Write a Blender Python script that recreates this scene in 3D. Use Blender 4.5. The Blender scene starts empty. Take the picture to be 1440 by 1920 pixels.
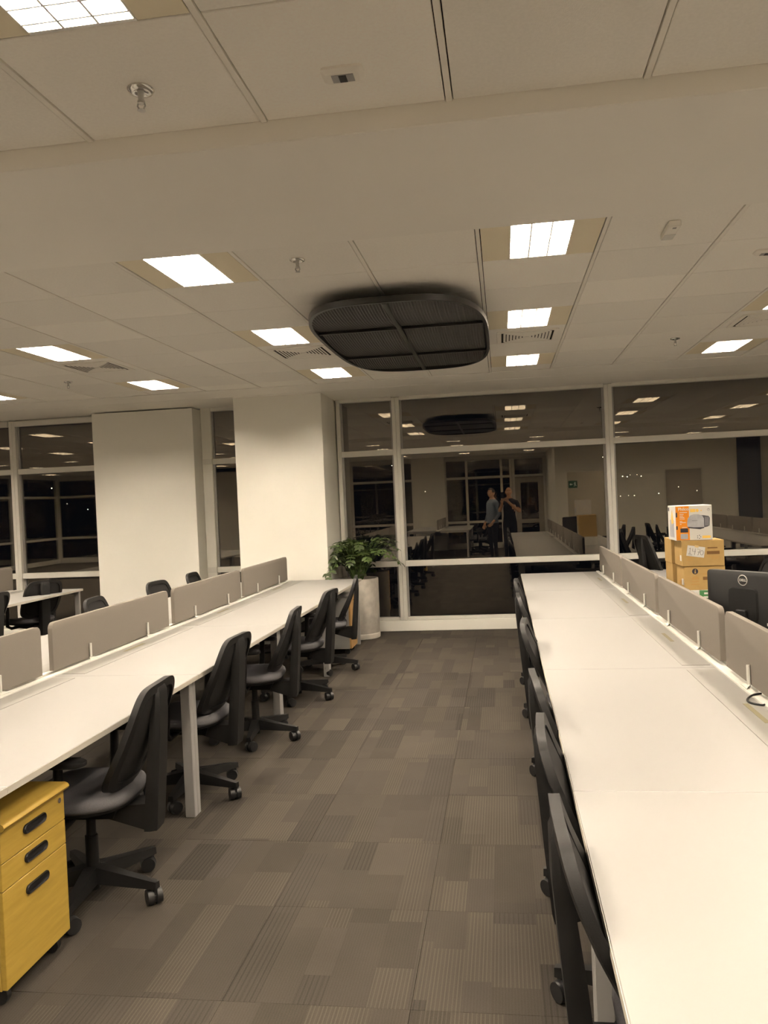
import bpy, bmesh, math, random
from mathutils import Vector, Matrix

S = bpy.context.scene
COL = S.collection
PI = math.pi

# ------------------------------------------------------------------ camera
cam = bpy.data.cameras.new('camera')
cam.sensor_fit = 'VERTICAL'
cam.sensor_height = 24.0
cam.lens = 1526.845 / 1920 * 24.0
cam.clip_start = 0.02
cam.clip_end = 400
co = bpy.data.objects.new('camera', cam)
COL.objects.link(co)
yaw, pitch, roll = 0.1447284, -0.0133558, -0.0441404
fw = Vector((-math.sin(yaw) * math.cos(pitch), math.cos(yaw) * math.cos(pitch), math.sin(pitch)))
rt = Vector((math.cos(yaw), math.sin(yaw), 0))
up = rt.cross(fw)
r2 = rt * math.cos(roll) + up * math.sin(roll)
u2 = -rt * math.sin(roll) + up * math.cos(roll)
M = Matrix((r2, u2, -fw)).transposed().to_4x4()
M.translation = (0, 0, 1.57)
co.matrix_world = M
S.camera = co

# ------------------------------------------------------------------ world, exposure
w = bpy.data.worlds.new('night')
S.world = w
w.use_nodes = True
w.node_tree.nodes['Background'].inputs[0].default_value = (0.012, 0.012, 0.016, 1)
w.node_tree.nodes['Background'].inputs[1].default_value = 0.25
S.view_settings.view_transform = 'Standard'
S.view_settings.look = 'None'
S.view_settings.gamma = 1.0
S.view_settings.use_curve_mapping = False
S.view_settings.exposure = 0.06
LAMP = 450.0
LAMP_RGB = (1.0, 0.86, 0.69)
S.cycles.max_bounces = 10
S.cycles.diffuse_bounces = 7
S.cycles.glossy_bounces = 4
S.cycles.transparent_max_bounces = 12
S.cycles.sample_clamp_indirect = 6.0
S.cycles.use_denoising = True

H = 2.817        # ceiling height
T = 0.6          # ceiling module
GX = -0.064      # a grid line of the far bay
GY = 4.385       # a grid row of the far bay
NX = -0.1126     # a grid line of the near bay
NY = 1.985       # a grid row of the near bay
XL, XR = -14.4, 6.2
YB = -5.4        # wall behind the camera
YW = 9.69        # window wall
DZ = 0.724       # desk height

# ------------------------------------------------------------------ materials
def nodes(name):
    m = bpy.data.materials.new(name)
    m.use_nodes = True
    nt = m.node_tree
    return m, nt, nt.nodes['Principled BSDF']

def N(nt, t, **kw):
    n = nt.nodes.new(t)
    for k, v in kw.items():
        setattr(n, k, v)
    return n

def mat(name, col, rough=0.5, spec=0.4, metal=0.0, noise=0.0, scale=30.0, bump=0.0, bscale=200.0, rand=0.0, stretch=None):
    """plain procedural material: base colour, noise variation, per-object variation and fine relief"""
    m, nt, b = nodes(name)
    b.inputs['Base Color'].default_value = (*col, 1)
    b.inputs['Roughness'].default_value = rough
    b.inputs['Specular IOR Level'].default_value = spec
    b.inputs['Metallic'].default_value = metal
    tc = N(nt, 'ShaderNodeTexCoord')
    src = tc.outputs['Object']
    if stretch:
        mp = N(nt, 'ShaderNodeMapping')
        mp.inputs['Scale'].default_value = stretch
        nt.links.new(src, mp.inputs['Vector'])
        src = mp.outputs['Vector']
    val = None
    if noise:
        nz = N(nt, 'ShaderNodeTexNoise')
        nz.inputs['Scale'].default_value = scale
        nz.inputs['Detail'].default_value = 4
        nt.links.new(src, nz.inputs['Vector'])
        mr = N(nt, 'ShaderNodeMapRange')
        mr.inputs[1].default_value = 0.3
        mr.inputs[2].default_value = 0.7
        mr.inputs[3].default_value = 1 - noise
        mr.inputs[4].default_value = 1 + noise
        nt.links.new(nz.outputs['Fac'], mr.inputs[0])
        val = mr.outputs[0]
    if rand:
        oi = N(nt, 'ShaderNodeObjectInfo')
        mr = N(nt, 'ShaderNodeMapRange')
        mr.inputs[3].default_value = 1 - rand
        mr.inputs[4].default_value = 1 + rand
        nt.links.new(oi.outputs['Random'], mr.inputs[0])
        if val is None:
            val = mr.outputs[0]
        else:
            mu = N(nt, 'ShaderNodeMath', operation='MULTIPLY')
            nt.links.new(val, mu.inputs[0])
            nt.links.new(mr.outputs[0], mu.inputs[1])
            val = mu.outputs[0]
    if val is not None:
        mx = N(nt, 'ShaderNodeVectorMath', operation='SCALE')
        mx.inputs[0].default_value = col
        nt.links.new(val, mx.inputs['Scale'])
        nt.links.new(mx.outputs[0], b.inputs['Base Color'])
    if bump:
        nz = N(nt, 'ShaderNodeTexNoise')
        nz.inputs['Scale'].default_value = bscale
        nt.links.new(src, nz.inputs['Vector'])
        bp = N(nt, 'ShaderNodeBump')
        bp.inputs['Strength'].default_value = bump
        bp.inputs['Distance'].default_value = 0.003
        nt.links.new(nz.outputs['Fac'], bp.inputs['Height'])
        nt.links.new(bp.outputs[0], b.inputs['Normal'])
    return m

def emit(name, col, s):
    m, nt, b = nodes(name)
    b.inputs['Base Color'].default_value = (*col, 1)
    b.inputs['Emission Color'].default_value = (*col, 1)
    b.inputs['Emission Strength'].default_value = s
    return m

MW = mat('wall_paint', (.80, .785, .72), .75, .2, noise=.02, scale=2, bump=.05, bscale=120)
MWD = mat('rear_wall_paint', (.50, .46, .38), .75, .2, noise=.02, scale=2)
MCT = mat('ceiling_tile', (.955, .925, .86), .85, .15, noise=.025, scale=90, rand=.055, bump=.15, bscale=260)
MCB = mat('ceiling_bar', (.92, .885, .81), .5, .3)
MCG = mat('gypsum', (.955, .925, .86), .8, .15, noise=.015, scale=1.5)
MDK = mat('dark_void', (.02, .018, .015), .9, .05)
MFR = mat('window_frame', (.68, .665, .61), .45, .4, noise=.02, scale=5)
MDESK = mat('desk_laminate', (.285, .279, .268), .38, .35, noise=.008, scale=3)
MEDGE = mat('desk_edge', (.50, .475, .41), .5, .3)
MSTEEL = mat('grey_steel', (.30, .29, .28), .45, .4, noise=.03, scale=8)
MFAB = mat('screen_fabric', (.185, .166, .143), .9, .1, noise=.05, scale=400, bump=.3, bscale=900)
MFOOT = mat('white_bracket', (.66, .65, .60), .4, .4)
MBLK = mat('black_plastic', (.0065, .0063, .0064), .5, .25, noise=.1, scale=40, bump=.1, bscale=400)
MBLK2 = mat('black_mesh', (.0085, .008, .008), .75, .2, noise=.25, scale=500, bump=.4, bscale=700)
MSEAT = mat('seat_fabric', (.095, .093, .100), .85, .2, noise=.12, scale=300, bump=.3, bscale=800)
MRUB = mat('caster_rubber', (.012, .012, .0125), .4, .4)
MCHR = mat('chrome', (.75, .73, .70), .15, .5, metal=1)
MALU = mat('dull_metal', (.45, .44, .42), .35, .5, metal=.8)
MLOU = mat('louvre_white', (.86, .85, .82), .3, .5)
MTRAY = mat('lamp_tray', (.88, .87, .84), .35, .5)
MFILL = mat('lamp_filler', (.84, .76, .58), .5, .3)
MTUBE = emit('tube_glow', LAMP_RGB, LAMP)
MPANEL = mat('panel_mesh', (.020, .0175, .015), .55, .4, noise=.2, scale=60)
MPRIM = mat('panel_rim', (.010, .009, .0085), .4, .4)
MCONC = mat('concrete', (.42, .39, .345), .85, .2, noise=.22, scale=7, bump=.3, bscale=60)
MSOIL = mat('soil', (.03, .022, .015), .95, .1, noise=.4, scale=60)
MLEAF = mat('leaf', (.036, .058, .014), .35, .5, noise=.35, scale=14, rand=.25)
MSTEM = mat('stem', (.10, .16, .05), .5, .4)
MCARD = mat('cardboard', (.40, .265, .105), .8, .15, noise=.06, scale=25, rand=.08)
MTAPE = mat('packing_tape', (.58, .42, .20), .3, .5)
MPAPER = mat('white_paper', (.60, .585, .55), .7, .2)
MINK = mat('brown_print', (.16, .085, .03), .7, .2)
MINKB = mat('dark_print', (.03, .028, .035), .6, .2)
MORG = mat('orange_print', (.66, .22, .008), .5, .3)
MYEL = mat('yellow_print', (.80, .52, .12), .5, .3)
MGREY = mat('grey_print', (.36, .36, .38), .45, .3, noise=.15, scale=20)
MDGREY = mat('dark_grey_print', (.07, .07, .08), .5, .3)
MGRN = mat('green_print', (.05, .17, .06), .5, .3)
MMON = mat('monitor_plastic', (.008, .008, .0083), .45, .3, noise=.08, scale=90)
MSCR = mat('monitor_glass', (.008, .008, .01), .12, .5)
MSILV = mat('silver_print', (.62, .61, .58), .3, .5, metal=.3)
MFLAP = mat('flap_laminate', (.272, .265, .248), .4, .3)
MSLOT = mat('slot_strip', (.235, .21, .125), .5, .3)
MSKIN = mat('skin', (.55, .31, .18), .5, .35, noise=.08, scale=20)
MSHIRT = mat('blue_shirt', (.15, .18, .22), .85, .15, noise=.15, scale=60)
MBTEE = mat('black_shirt', (.015, .015, .017), .85, .15, noise=.15, scale=60)
MPANT = mat('dark_trousers', (.02, .02, .025), .85, .15, noise=.15, scale=60)
MSHOE = mat('shoe', (.02, .018, .016), .4, .4)
MHAIR = mat('hair', (.015, .012, .01), .6, .3)
MEYE = mat('eye_white', (.75, .72, .68), .3, .5)
MDOOR = mat('rear_door_paint', (.36, .33, .28), .5, .3)

def wood(name, c1, c2, axis=(1, 1, 1), scale=6):
    m, nt, b = nodes(name)
    tc = N(nt, 'ShaderNodeTexCoord')
    mp = N(nt, 'ShaderNodeMapping')
    mp.inputs['Scale'].default_value = axis
    nt.links.new(tc.outputs['Object'], mp.inputs['Vector'])
    nz = N(nt, 'ShaderNodeTexNoise')
    nz.inputs['Scale'].default_value = scale
    nz.inputs['Detail'].default_value = 6
    nz.inputs['Roughness'].default_value = .65
    nt.links.new(mp.outputs[0], nz.inputs['Vector'])
    cr = N(nt, 'ShaderNodeValToRGB')
    cr.color_ramp.elements[0].position = .35
    cr.color_ramp.elements[0].color = (*c1, 1)
    cr.color_ramp.elements[1].position = .65
    cr.color_ramp.elements[1].color = (*c2, 1)
    nt.links.new(nz.outputs['Fac'], cr.inputs[0])
    nt.links.new(cr.outputs[0], b.inputs['Base Color'])
    b.inputs['Roughness'].default_value = .42
    b.inputs['Specular IOR Level'].default_value = .35
    return m

MWOOD = wood('yellow_wood', (.36, .235, .040), (.44, .295, .058), (12, 1.2, 14), 3)
MWOOD2 = wood('tan_wood', (.40, .23, .08), (.52, .31, .12), (8, 8, 1), 3)

def carpet():
    m, nt, b = nodes('carpet')
    L = nt.links.new
    tc = N(nt, 'ShaderNodeTexCoord')
    oi = N(nt, 'ShaderNodeObjectInfo')
    sp = N(nt, 'ShaderNodeSeparateXYZ')
    L(tc.outputs['Object'], sp.inputs[0])

    def mth(op, a, c=None, d=None):
        n = N(nt, 'ShaderNodeMath', operation=op)
        for i, v in enumerate((a, c, d)):
            if v is None:
                continue
            if isinstance(v, (int, float)):
                n.inputs[i].default_value = v
            else:
                L(v, n.inputs[i])
        return n.outputs[0]

    def white(*vs):
        cb = N(nt, 'ShaderNodeCombineXYZ')
        for i, v in enumerate(vs):
            if isinstance(v, (int, float)):
                cb.inputs[i].default_value = v
            else:
                L(v, cb.inputs[i])
        wn = N(nt, 'ShaderNodeTexWhiteNoise', noise_dimensions='3D')
        L(cb.outputs[0], wn.inputs['Vector'])
        return wn.outputs['Value']
    x, y = sp.outputs['X'], sp.outputs['Y']
    rnd = mth('MULTIPLY', oi.outputs['Random'], 97.0)
    xs = mth('ADD', x, 1.0)
    # lengthwise bands of uneven width, each broken crosswise into patches
    band = mth('FLOOR', mth('MULTIPLY', mth('ADD', xs, mth('MULTIPLY', mth('SINE', mth('ADD', mth('MULTIPLY', xs, 17.0), rnd)), .022)), 8.3))
    bt = white(band, rnd, 3.1)
    cut = mth('FLOOR', mth('MULTIPLY', mth('ADD', mth('ADD', y, 1.0), mth('MULTIPLY', bt, 3.0)), mth('ADD', 1.0, mth('MULTIPLY', white(band, rnd, 8.8), 2.4))))
    pt = white(band, cut, mth('ADD', rnd, 5.0))
    kind = white(band, cut, mth('ADD', rnd, 11.0))
    # fine lines along Y
    ln = mth('GREATER_THAN', mth('SINE', mth('MULTIPLY', xs, 2 * PI / .0130)), .55)
    ln2 = mth('GREATER_THAN', mth('SINE', mth('MULTIPLY', xs, 2 * PI / .0175)), .45)
    bright = mth('MULTIPLY', ln, mth('GREATER_THAN', kind, .72))
    dark = mth('MULTIPLY', ln2, mth('LESS_THAN', kind, .30))
    rib = mth('MULTIPLY', mth('SINE', mth('MULTIPLY', xs, 2 * PI / .0098)), .055)
    nz = N(nt, 'ShaderNodeTexNoise')
    nz.inputs['Scale'].default_value = 260
    nz.inputs['Detail'].default_value = 2
    L(tc.outputs['Object'], nz.inputs['Vector'])
    grain = mth('MULTIPLY', mth('SUBTRACT', nz.outputs['Fac'], .5), .55)
    nz2 = N(nt, 'ShaderNodeTexNoise')
    nz2.inputs['Scale'].default_value = 3.0
    geo = N(nt, 'ShaderNodeNewGeometry')
    L(geo.outputs['Position'], nz2.inputs['Vector'])
    soil = mth('MULTIPLY', mth('SUBTRACT', nz2.outputs['Fac'], .5), .3)
    v = mth('ADD', .72, mth('MULTIPLY', bt, .16))
    v = mth('ADD', v, mth('MULTIPLY', pt, .24))
    v = mth('ADD', v, mth('MULTIPLY', oi.outputs['Random'], .12))
    v = mth('ADD', v, mth('MULTIPLY', bright, .34))
    v = mth('SUBTRACT', v, mth('MULTIPLY', dark, .20))
    v = mth('ADD', v, rib)
    v = mth('ADD', v, grain)
    v = mth('ADD', v, soil)
    mixc = N(nt, 'ShaderNodeMix', data_type='RGBA')
    mixc.inputs['A'].default_value = (.0455, .0395, .034, 1)
    mixc.inputs['B'].default_value = (.051, .044, .0355, 1)
    L(kind, mixc.inputs['Factor'])
    sc = N(nt, 'ShaderNodeVectorMath', operation='SCALE')
    L(mixc.outputs['Result'], sc.inputs[0])
    L(v, sc.inputs['Scale'])
    L(sc.outputs[0], b.inputs['Base Color'])
    b.inputs['Roughness'].default_value = .95
    b.inputs['Specular IOR Level'].default_value = .08
    bp = N(nt, 'ShaderNodeBump')
    bp.inputs['Strength'].default_value = .5
    bp.inputs['Distance'].default_value = .003
    L(nz.outputs['Fac'], bp.inputs['Height'])
    L(bp.outputs[0], b.inputs['Normal'])
    return m

MCARPET = carpet()
MCARPET0 = mat('carpet_backing', (.06, .052, .043), .95, .08, noise=.3, scale=5)

def glass():
    m = bpy.data.materials.new('night_glass')
    m.use_nodes = True
    nt = m.node_tree
    nt.nodes.clear()
    out = N(nt, 'ShaderNodeOutputMaterial')
    mx = N(nt, 'ShaderNodeMixShader')
    tr = N(nt, 'ShaderNodeBsdfTransparent')
    tr.inputs[0].default_value = (.80, .83, .82, 1)
    gl = N(nt, 'ShaderNodeBsdfGlossy')
    gl.inputs['Color'].default_value = (1, .90, .76, 1)
    gl.inputs['Roughness'].default_value = .0
    lw = N(nt, 'ShaderNodeLayerWeight')
    lw.inputs['Blend'].default_value = .5
    pw = N(nt, 'ShaderNodeMath', operation='POWER')
    pw.inputs[1].default_value = 4
    nt.links.new(lw.outputs['Facing'], pw.inputs[0])
    ma = N(nt, 'ShaderNodeMath', operation='MULTIPLY_ADD')
    ma.inputs[1].default_value = .6
    ma.inputs[2].default_value = GLASS_R
    nt.links.new(pw.outputs[0], ma.inputs[0])
    nt.links.new(ma.outputs[0], mx.inputs[0])
    nt.links.new(tr.outputs[0], mx.inputs[1])
    nt.links.new(gl.outputs[0], mx.inputs[2])
    nt.links.new(mx.outputs[0], out.inputs[0])
    return m

GLASS_R = .125
MGLASS = glass()

# ------------------------------------------------------------------ builders
class MB:
    """collects shapes and links them as ONE mesh object"""
    def __init__(self):
        self.bm = bmesh.new()

    def box(self, x0, x1, y0, y1, z0, z1, bev=0.0, seg=2):
        r = bmesh.ops.create_cube(self.bm, size=1.0)
        vs = r['verts']
        for v in vs:
            v.co = Vector(((x0 + x1) / 2 + v.co.x * (x1 - x0), (y0 + y1) / 2 + v.co.y * (y1 - y0), (z0 + z1) / 2 + v.co.z * (z1 - z0)))
        if bev:
            es = {e for v in vs for e in v.link_edges}
            bmesh.ops.bevel(self.bm, geom=list(es), offset=bev, segments=seg, affect='EDGES', profile=.5)
        return self

    def hexa(self, pts):
        """8 corners: bottom ring then top ring"""
        v = [self.bm.verts.new(p) for p in pts]
        for f in ((3, 2, 1, 0), (4, 5, 6, 7), (0, 1, 5, 4), (1, 2, 6, 5), (2, 3, 7, 6), (3, 0, 4, 7)):
            self.bm.faces.new([v[i] for i in f])
        return self

    def prism(self, poly, f):
        """poly: 2D ring; f(u, v, k) -> point for k = 0, 1"""
        a = [self.bm.verts.new(f(u, v, 0)) for u, v in poly]
        b = [self.bm.verts.new(f(u, v, 1)) for u, v in poly]
        n = len(poly)
        self.bm.faces.new(a[::-1])
        self.bm.faces.new(b)
        for i in range(n):
            self.bm.faces.new((a[i], a[(i + 1) % n], b[(i + 1) % n], b[i]))
        return self

    def rings(self, rings, cap=True, closed=True):
        """loft through rings of equal count"""
        vs = [[self.bm.verts.new(p) for p in r] for r in rings]
        n = len(rings[0])
        for a, b in zip(vs, vs[1:]):
            for i in range(n if closed else n - 1):
                self.bm.faces.new((a[i], a[(i + 1) % n], b[(i + 1) % n], b[i]))
        if cap and closed:
            self.bm.faces.new(vs[0][::-1])
            self.bm.faces.new(vs[-1])
        return self

    def lathe(self, prof, c=(0, 0, 0), n=24, cap=True):
        rs = []
        for r, z in prof:
            rs.append([(c[0] + r * math.cos(2 * PI * i / n), c[1] + r * math.sin(2 * PI * i / n), c[2] + z) for i in range(n)])
        return self.rings(rs, cap)

    def cyl(self, p, q, r, r2=None, n=12):
        p, q = Vector(p), Vector(q)
        d = (q - p).normalized()
        a = d.orthogonal().normalized()
        b = d.cross(a)
        r2 = r if r2 is None else r2
        R = []
        for c, rr in ((p, r), (q, r2)):
            R.append([c + a * rr * math.cos(2 * PI * i / n) + b * rr * math.sin(2 * PI * i / n) for i in range(n)])
        return self.rings(R)

    def tube(self, pts, r, n=8):
        pts = [Vector(p) for p in pts]
        R = []
        a = None
        for i, p in enumerate(pts):
            d = (pts[min(i + 1, len(pts) - 1)] - pts[max(i - 1, 0)]).normalized()
            if a is None:
                a = d.orthogonal().normalized()
            else:
                a = (a - d * a.dot(d)).normalized()
            b = d.cross(a)
            rr = r[i] if isinstance(r, (list, tuple)) else r
            R.append([p + a * rr * math.cos(2 * PI * k / n) + b * rr * math.sin(2 * PI * k / n) for k in range(n)])
        return self.rings(R)

    def build(self, name, m, parent=None, smooth=None, loc=None):
        bmesh.ops.recalc_face_normals(self.bm, faces=self.bm.faces[:])
        me = bpy.data.meshes.new(name)
        self.bm.to_mesh(me)
        self.bm.free()
        if smooth is not None:
            me.polygons.foreach_set('use_smooth', [True] * len(me.polygons))
            if smooth < 180:
                try:
                    me.set_sharp_from_angle(angle=math.radians(smooth))
                except Exception:
                    pass
        ms = m if isinstance(m, (list, tuple)) else [m]
        for x in ms:
            me.materials.append(x)
        o = bpy.data.objects.new(name, me)
        COL.objects.link(o)
        if parent:
            o.parent = parent
        if loc:
            o.location = loc
        return o

def tag(o, label=None, cat=None, group=None, kind=None):
    if label: o['label'] = label
    if cat: o['category'] = cat
    if group: o['group'] = group
    if kind: o['kind'] = kind
    return o

def thing(name, label, cat, loc=(0, 0, 0), rz=0.0, group=None, kind=None):
    o = bpy.data.objects.new(name, None)
    o.empty_display_size = .1
    COL.objects.link(o)
    o.location = loc
    o.rotation_euler = (0, 0, rz)
    return tag(o, label, cat, group, kind)

def kids(o):
    return KIDS.get(o.name, [])

def copy_part(o, parent):
    c = o.copy()
    COL.objects.link(c)
    c.parent = parent
    return c

def dup(root, loc, rz, label, group=None, name=None):
    """a copy of a thing, its parts and their sub-parts"""
    r = root.copy()
    if name: r.name = name
    COL.objects.link(r)
    r.location = loc
    r.rotation_euler = (0, 0, rz)
    r['label'] = label
    if group: r['group'] = group
    for ch in list(root.children):
        c = copy_part(ch, r)
        for g in list(ch.children):
            copy_part(g, c)
    return r

def inst(src, loc, parent=None, rz=None):
    """another piece sharing mesh data"""
    c = src.copy()
    COL.objects.link(c)
    c.location = loc
    if rz is not None: c.rotation_euler = (0, 0, rz)
    if parent: c.parent = parent
    return c

def struct(name, mb, m, label=None):
    o = mb.build(name, m)
    o['kind'] = 'structure'
    if label: o['label'] = label
    return o

def text(body, size, mtx, m, parent, name='printed_text', ext=.0004, align='CENTER', space=1.0):
    cu = bpy.data.curves.new(name, 'FONT')
    cu.body = body
    cu.size = size
    cu.extrude = ext
    cu.align_x = align
    cu.offset = size * .022
    cu.align_y = 'CENTER'
    cu.space_character = space
    cu.resolution_u = 3
    cu.materials.append(m)
    tmp = bpy.data.objects.new('tmp_text', cu)
    COL.objects.link(tmp)
    dg = bpy.context.evaluated_depsgraph_get()
    dg.update()
    me = bpy.data.meshes.new_from_object(tmp.evaluated_get(dg))
    bpy.data.objects.remove(tmp)
    o = bpy.data.objects.new(name, me)
    COL.objects.link(o)
    o.parent = parent
    o.matrix_local = mtx
    return o

def frame(origin, xd, yd):
    xd, yd = Vector(xd).normalized(), Vector(yd).normalized()
    m = Matrix((xd, yd, xd.cross(yd))).transposed().to_4x4()
    m.translation = origin
    return m

def sup(a, b, n, k=40, cx=0, cy=0):
    """superellipse ring"""
    out = []
    for i in range(k):
        t = 2 * PI * i / k
        c, s = math.cos(t), math.sin(t)
        out.append((cx + a * math.copysign(abs(c) ** (2 / n), c), cy + b * math.copysign(abs(s) ** (2 / n), s)))
    return out

# ================================================================== STRUCTURE
# ---- floor with carpet tiles
C = .6064
CX0, CY0 = -.345, 2.4656
fl = struct('floor', MB().box(XL - .2, XR + .2, YB - .2, YW + .4, -.12, -.007), MCARPET0, 'grey brown carpeted office floor')
tile = MB().box(-C / 2 + .0005, C / 2 - .0005, -C / 2 + .0005, C / 2 - .0005, -.0069, 0, .0008, 1).build('carpet_tile', MCARPET, fl)
rng = random.Random(4)
first = True
for j in range(-3, 12):
    for i in range(-11, 7):
        x, y = CX0 + (i + .5) * C, CY0 + (j + .5) * C
        if y + C / 2 > YW:
            continue
        lift = rng.uniform(-.0008, .0006)
        if first:
            tile.location = (x, y, lift)
            first = False
        else:
            inst(tile, (x, y, lift), fl, rng.choice((0, PI)))
last_y = CY0 + 11 * C
strip = MB().box(-7.0, 3.9, last_y + .001, YW - .01, -.0069, 0, .001, 1).build('carpet_strip', MCARPET, fl)

# ---- ceiling
ce = struct('ceiling', MB().box(XL - .2, XR + .2, YB - .2, YW + .4, H + .13, H + .25), MDK, 'white modular tile ceiling')
tg = T / 2 - .0025
ctile = MB().box(-tg + .011, tg - .011, -tg, tg, .001, .018, .002, 1).build('ceiling_tile', MCT, ce)
first = True
lamp_cells_far = set()
for i in range(-24, 11, 3):
    for j in (-1, 2, 5):
        lamp_cells_far.add((i, j))
def put_tile(x, y):
    global first
    if first:
        ctile.location = (x, y, H)
        first = False
    else:
        inst(ctile, (x, y, H), ce)
ri = random.Random(9)
# far bay: rows j = -2 (cut) .. 5 plus cut row
BY0, BY1 = 2.585, 3.63
cut_tiles = MB()
for i in range(-24, 11):
    for j in range(-2, 7):
        x, y = GX + (i + .5) * T, GY + (j + .5) * T
        if (i, j) in lamp_cells_far:
            continue
        if j == -2 and y - T / 2 < BY1:          # cut by the beam
            continue
        if j == 6:
            continue
        if -9 <= i <= 5:
            put_tile(x, y)
        else:
            cut_tiles.box(x - tg + .011, x + tg - .011, y - tg, y + tg, H + .001, H + .018)
short = MB().box(-tg + .011, tg - .011, -.150, .145, .001, .018, .002, 1).build('ceiling_tile', MCT, ce)
fs = True
for i in range(-24, 11):
    x = GX + (i + .5) * T
    y = GY + 6 * T - T * 3 + 0
    yy = 7.985 + .155
    if fs:
        short.location = (x, yy, H); fs = False
    else:
        inst(short, (x, yy, H), ce)
# strip of the row cut by the beam (only a sliver shows)
for i in range(-24, 11):
    x = GX + (i + .5) * T
    cut_tiles.box(x - tg + .011, x + tg - .011, BY1 - .02, GY - T - .0025, H + .001, H + .018)
# near bay
lamp_cells_near = set()
for i in range(-26, 12, 3):
    for j in (-1, -4, -7, -10):
        lamp_cells_near.add((i, j))
for i in range(-24, 11):
    for j in range(-12, 1):
        x, y = NX + (i + .5) * T, NY + (j + .5) * T
        if (i, j) in lamp_cells_near:
            continue
        if j >= -2 and -6 <= i <= 5:
            put_tile(x, y)
        else:
            cut_tiles.box(x - tg + .011, x + tg - .011, y - tg, y + tg, H + .001, H + .018)
ct = cut_tiles.build('ceiling_tile_field', MCT, ce)
ct['kind'] = 'stuff'
# grid bars along Y
def bars(x0, i0, i1, y0, y1):
    src = None
    for i in range(i0, i1):
        x = x0 + i * T
        if src is None:
            mb = MB()
            mb.box(-.0095, .0095, y0, y1, -.002, .02, .001, 1)
            src = mb.build('grid_bar', MCB, ce, loc=(x, 0, H))
        else:
            inst(src, (x, 0, H), ce)
bars(GX, -23, 11, BY1 - .02, 8.295)
bars(NX, -23, 11, YB, BY0 + .01)

# ---- dropped beam between the two bays
struct('trim_1', MB().box(XL, XR, BY0, BY1, H - .07, H + .13, .004, 1), MCG, 'broad plain plaster beam band across the ceiling')
# ---- gypsum border by the windows, with a shadow gap
gy = struct('trim_2', MB().box(XL, XR, 8.295, 8.808, H - .004, H + .05, .002, 1), MCG, 'smooth plaster ceiling border next to the windows')
MB().box(XL, XR, 8.826, YW + .35, H - .004, H + .05, .002, 1).build('border_panel', MCG, gy)
MB().box(-5.25, -4.85, 8.80, 8.83, H - .003, H + .02).build('gap_bridge', MCG, gy)

# ---- columns
struct('wall_column_right', MB().box(-2.985, -1.962, 8.95, YW + .12, 0, H, .004, 1), MW, 'wide white column beside the planter')
struct('wall_column_left', MB().box(-4.955, -3.66, 9.42, YW + .12, 0, H - .02, .004, 1), MW, 'white column between the two left windows')
# ---- side and rear walls
struct('wall_left', MB().box(XL - .15, XL, YB, YW + .2, 0, .13).box(XL - .15, XL, YB, YW + .2, 2.72, H + .1), MW)
wl_ = thing('window_6', 'dark window wall closing the office on the far left, seen only mirrored', 'window', kind='structure')
ys_ = [YB + i * (YW - YB) / 6 for i in range(7)]
for y_ in ys_:
    MB().box(XL - .1, XL, y_ - .04, y_ + .04, .13, 2.72).build('mullion', MFR, wl_)
for ya, yb_ in zip(ys_, ys_[1:]):
    for z0, z1 in ((.775, .842), (2.118, 2.186)):
        MB().box(XL - .09, XL, ya + .04, yb_ - .04, z0, z1).build('transom', MFR, wl_)
    for z0, z1 in ((.13, .775), (.842, 2.118), (2.186, 2.72)):
        MB().box(XL - .05, XL - .042, ya + .04, yb_ - .04, z0, z1).build('pane', MGLASS, wl_)
struct('wall_right', MB().box(XR, XR + .15, -1.3, YW + .2, 0, H + .1), MW)
# rear wall on the right (seen mirrored in the window)
wr = struct('wall_rear_right', MB().box(1.33, 1.62, -1.45, -1.3, 0, H + .1).box(2.55, 3.95, -1.45, -1.3, 0, H + .1).box(4.85, XR, -1.45, -1.3, 0, H + .1)
            .box(1.62, 2.55, -1.45, -1.3, 2.09, H + .1).box(3.95, 4.85, -1.45, -1.3, 2.06, H + .1).box(1.33, 1.48, YB, -1.45, 0, H + .1), MW)
MB().box(1.50, 2.75, -2.95, -2.8, 0, H).build('recess_wall', MWD, wr)
MB().box(5.66, XR, -1.299, -1.27, .08, H).build('dark_panel', MDGREY, wr)
d2 = thing('door_2', 'plain closed door in the rear wall, seen mirrored in the right pane', 'door', (4.4, -1.33, 0), kind='structure')
MB().box(-.42, .42, -.03, .01, 0.005, 2.03, .003, 1).build('door_leaf', MDOOR, d2)
MB().box(-.45, -.42, -.05, .045, 0, 2.06).box(.42, .45, -.05, .045, 0, 2.06).box(-.45, .45, -.05, .045, 2.03, 2.06).build('door_frame', MFR, d2)
MB().cyl((.34, .01, 1.02), (.34, .06, 1.02), .011).cyl((.34, .055, 1.02), (.22, .055, 1.02), .009).build('door_handle', MALU, d2)
struct('baseboard_rear', MB().box(1.33, 1.62, -1.3, -1.285, 0, .08).box(2.55, 3.95, -1.3, -1.285, 0, .08).box(4.85, XR, -1.3, -1.285, 0, .08), MFR)

# ---- windows
def pane(x0, x1, z0, z1, y, parent):
    return MB().box(x0, x1, y, y + .008, z0, z1).build('pane', MGLASS, parent)

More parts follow.
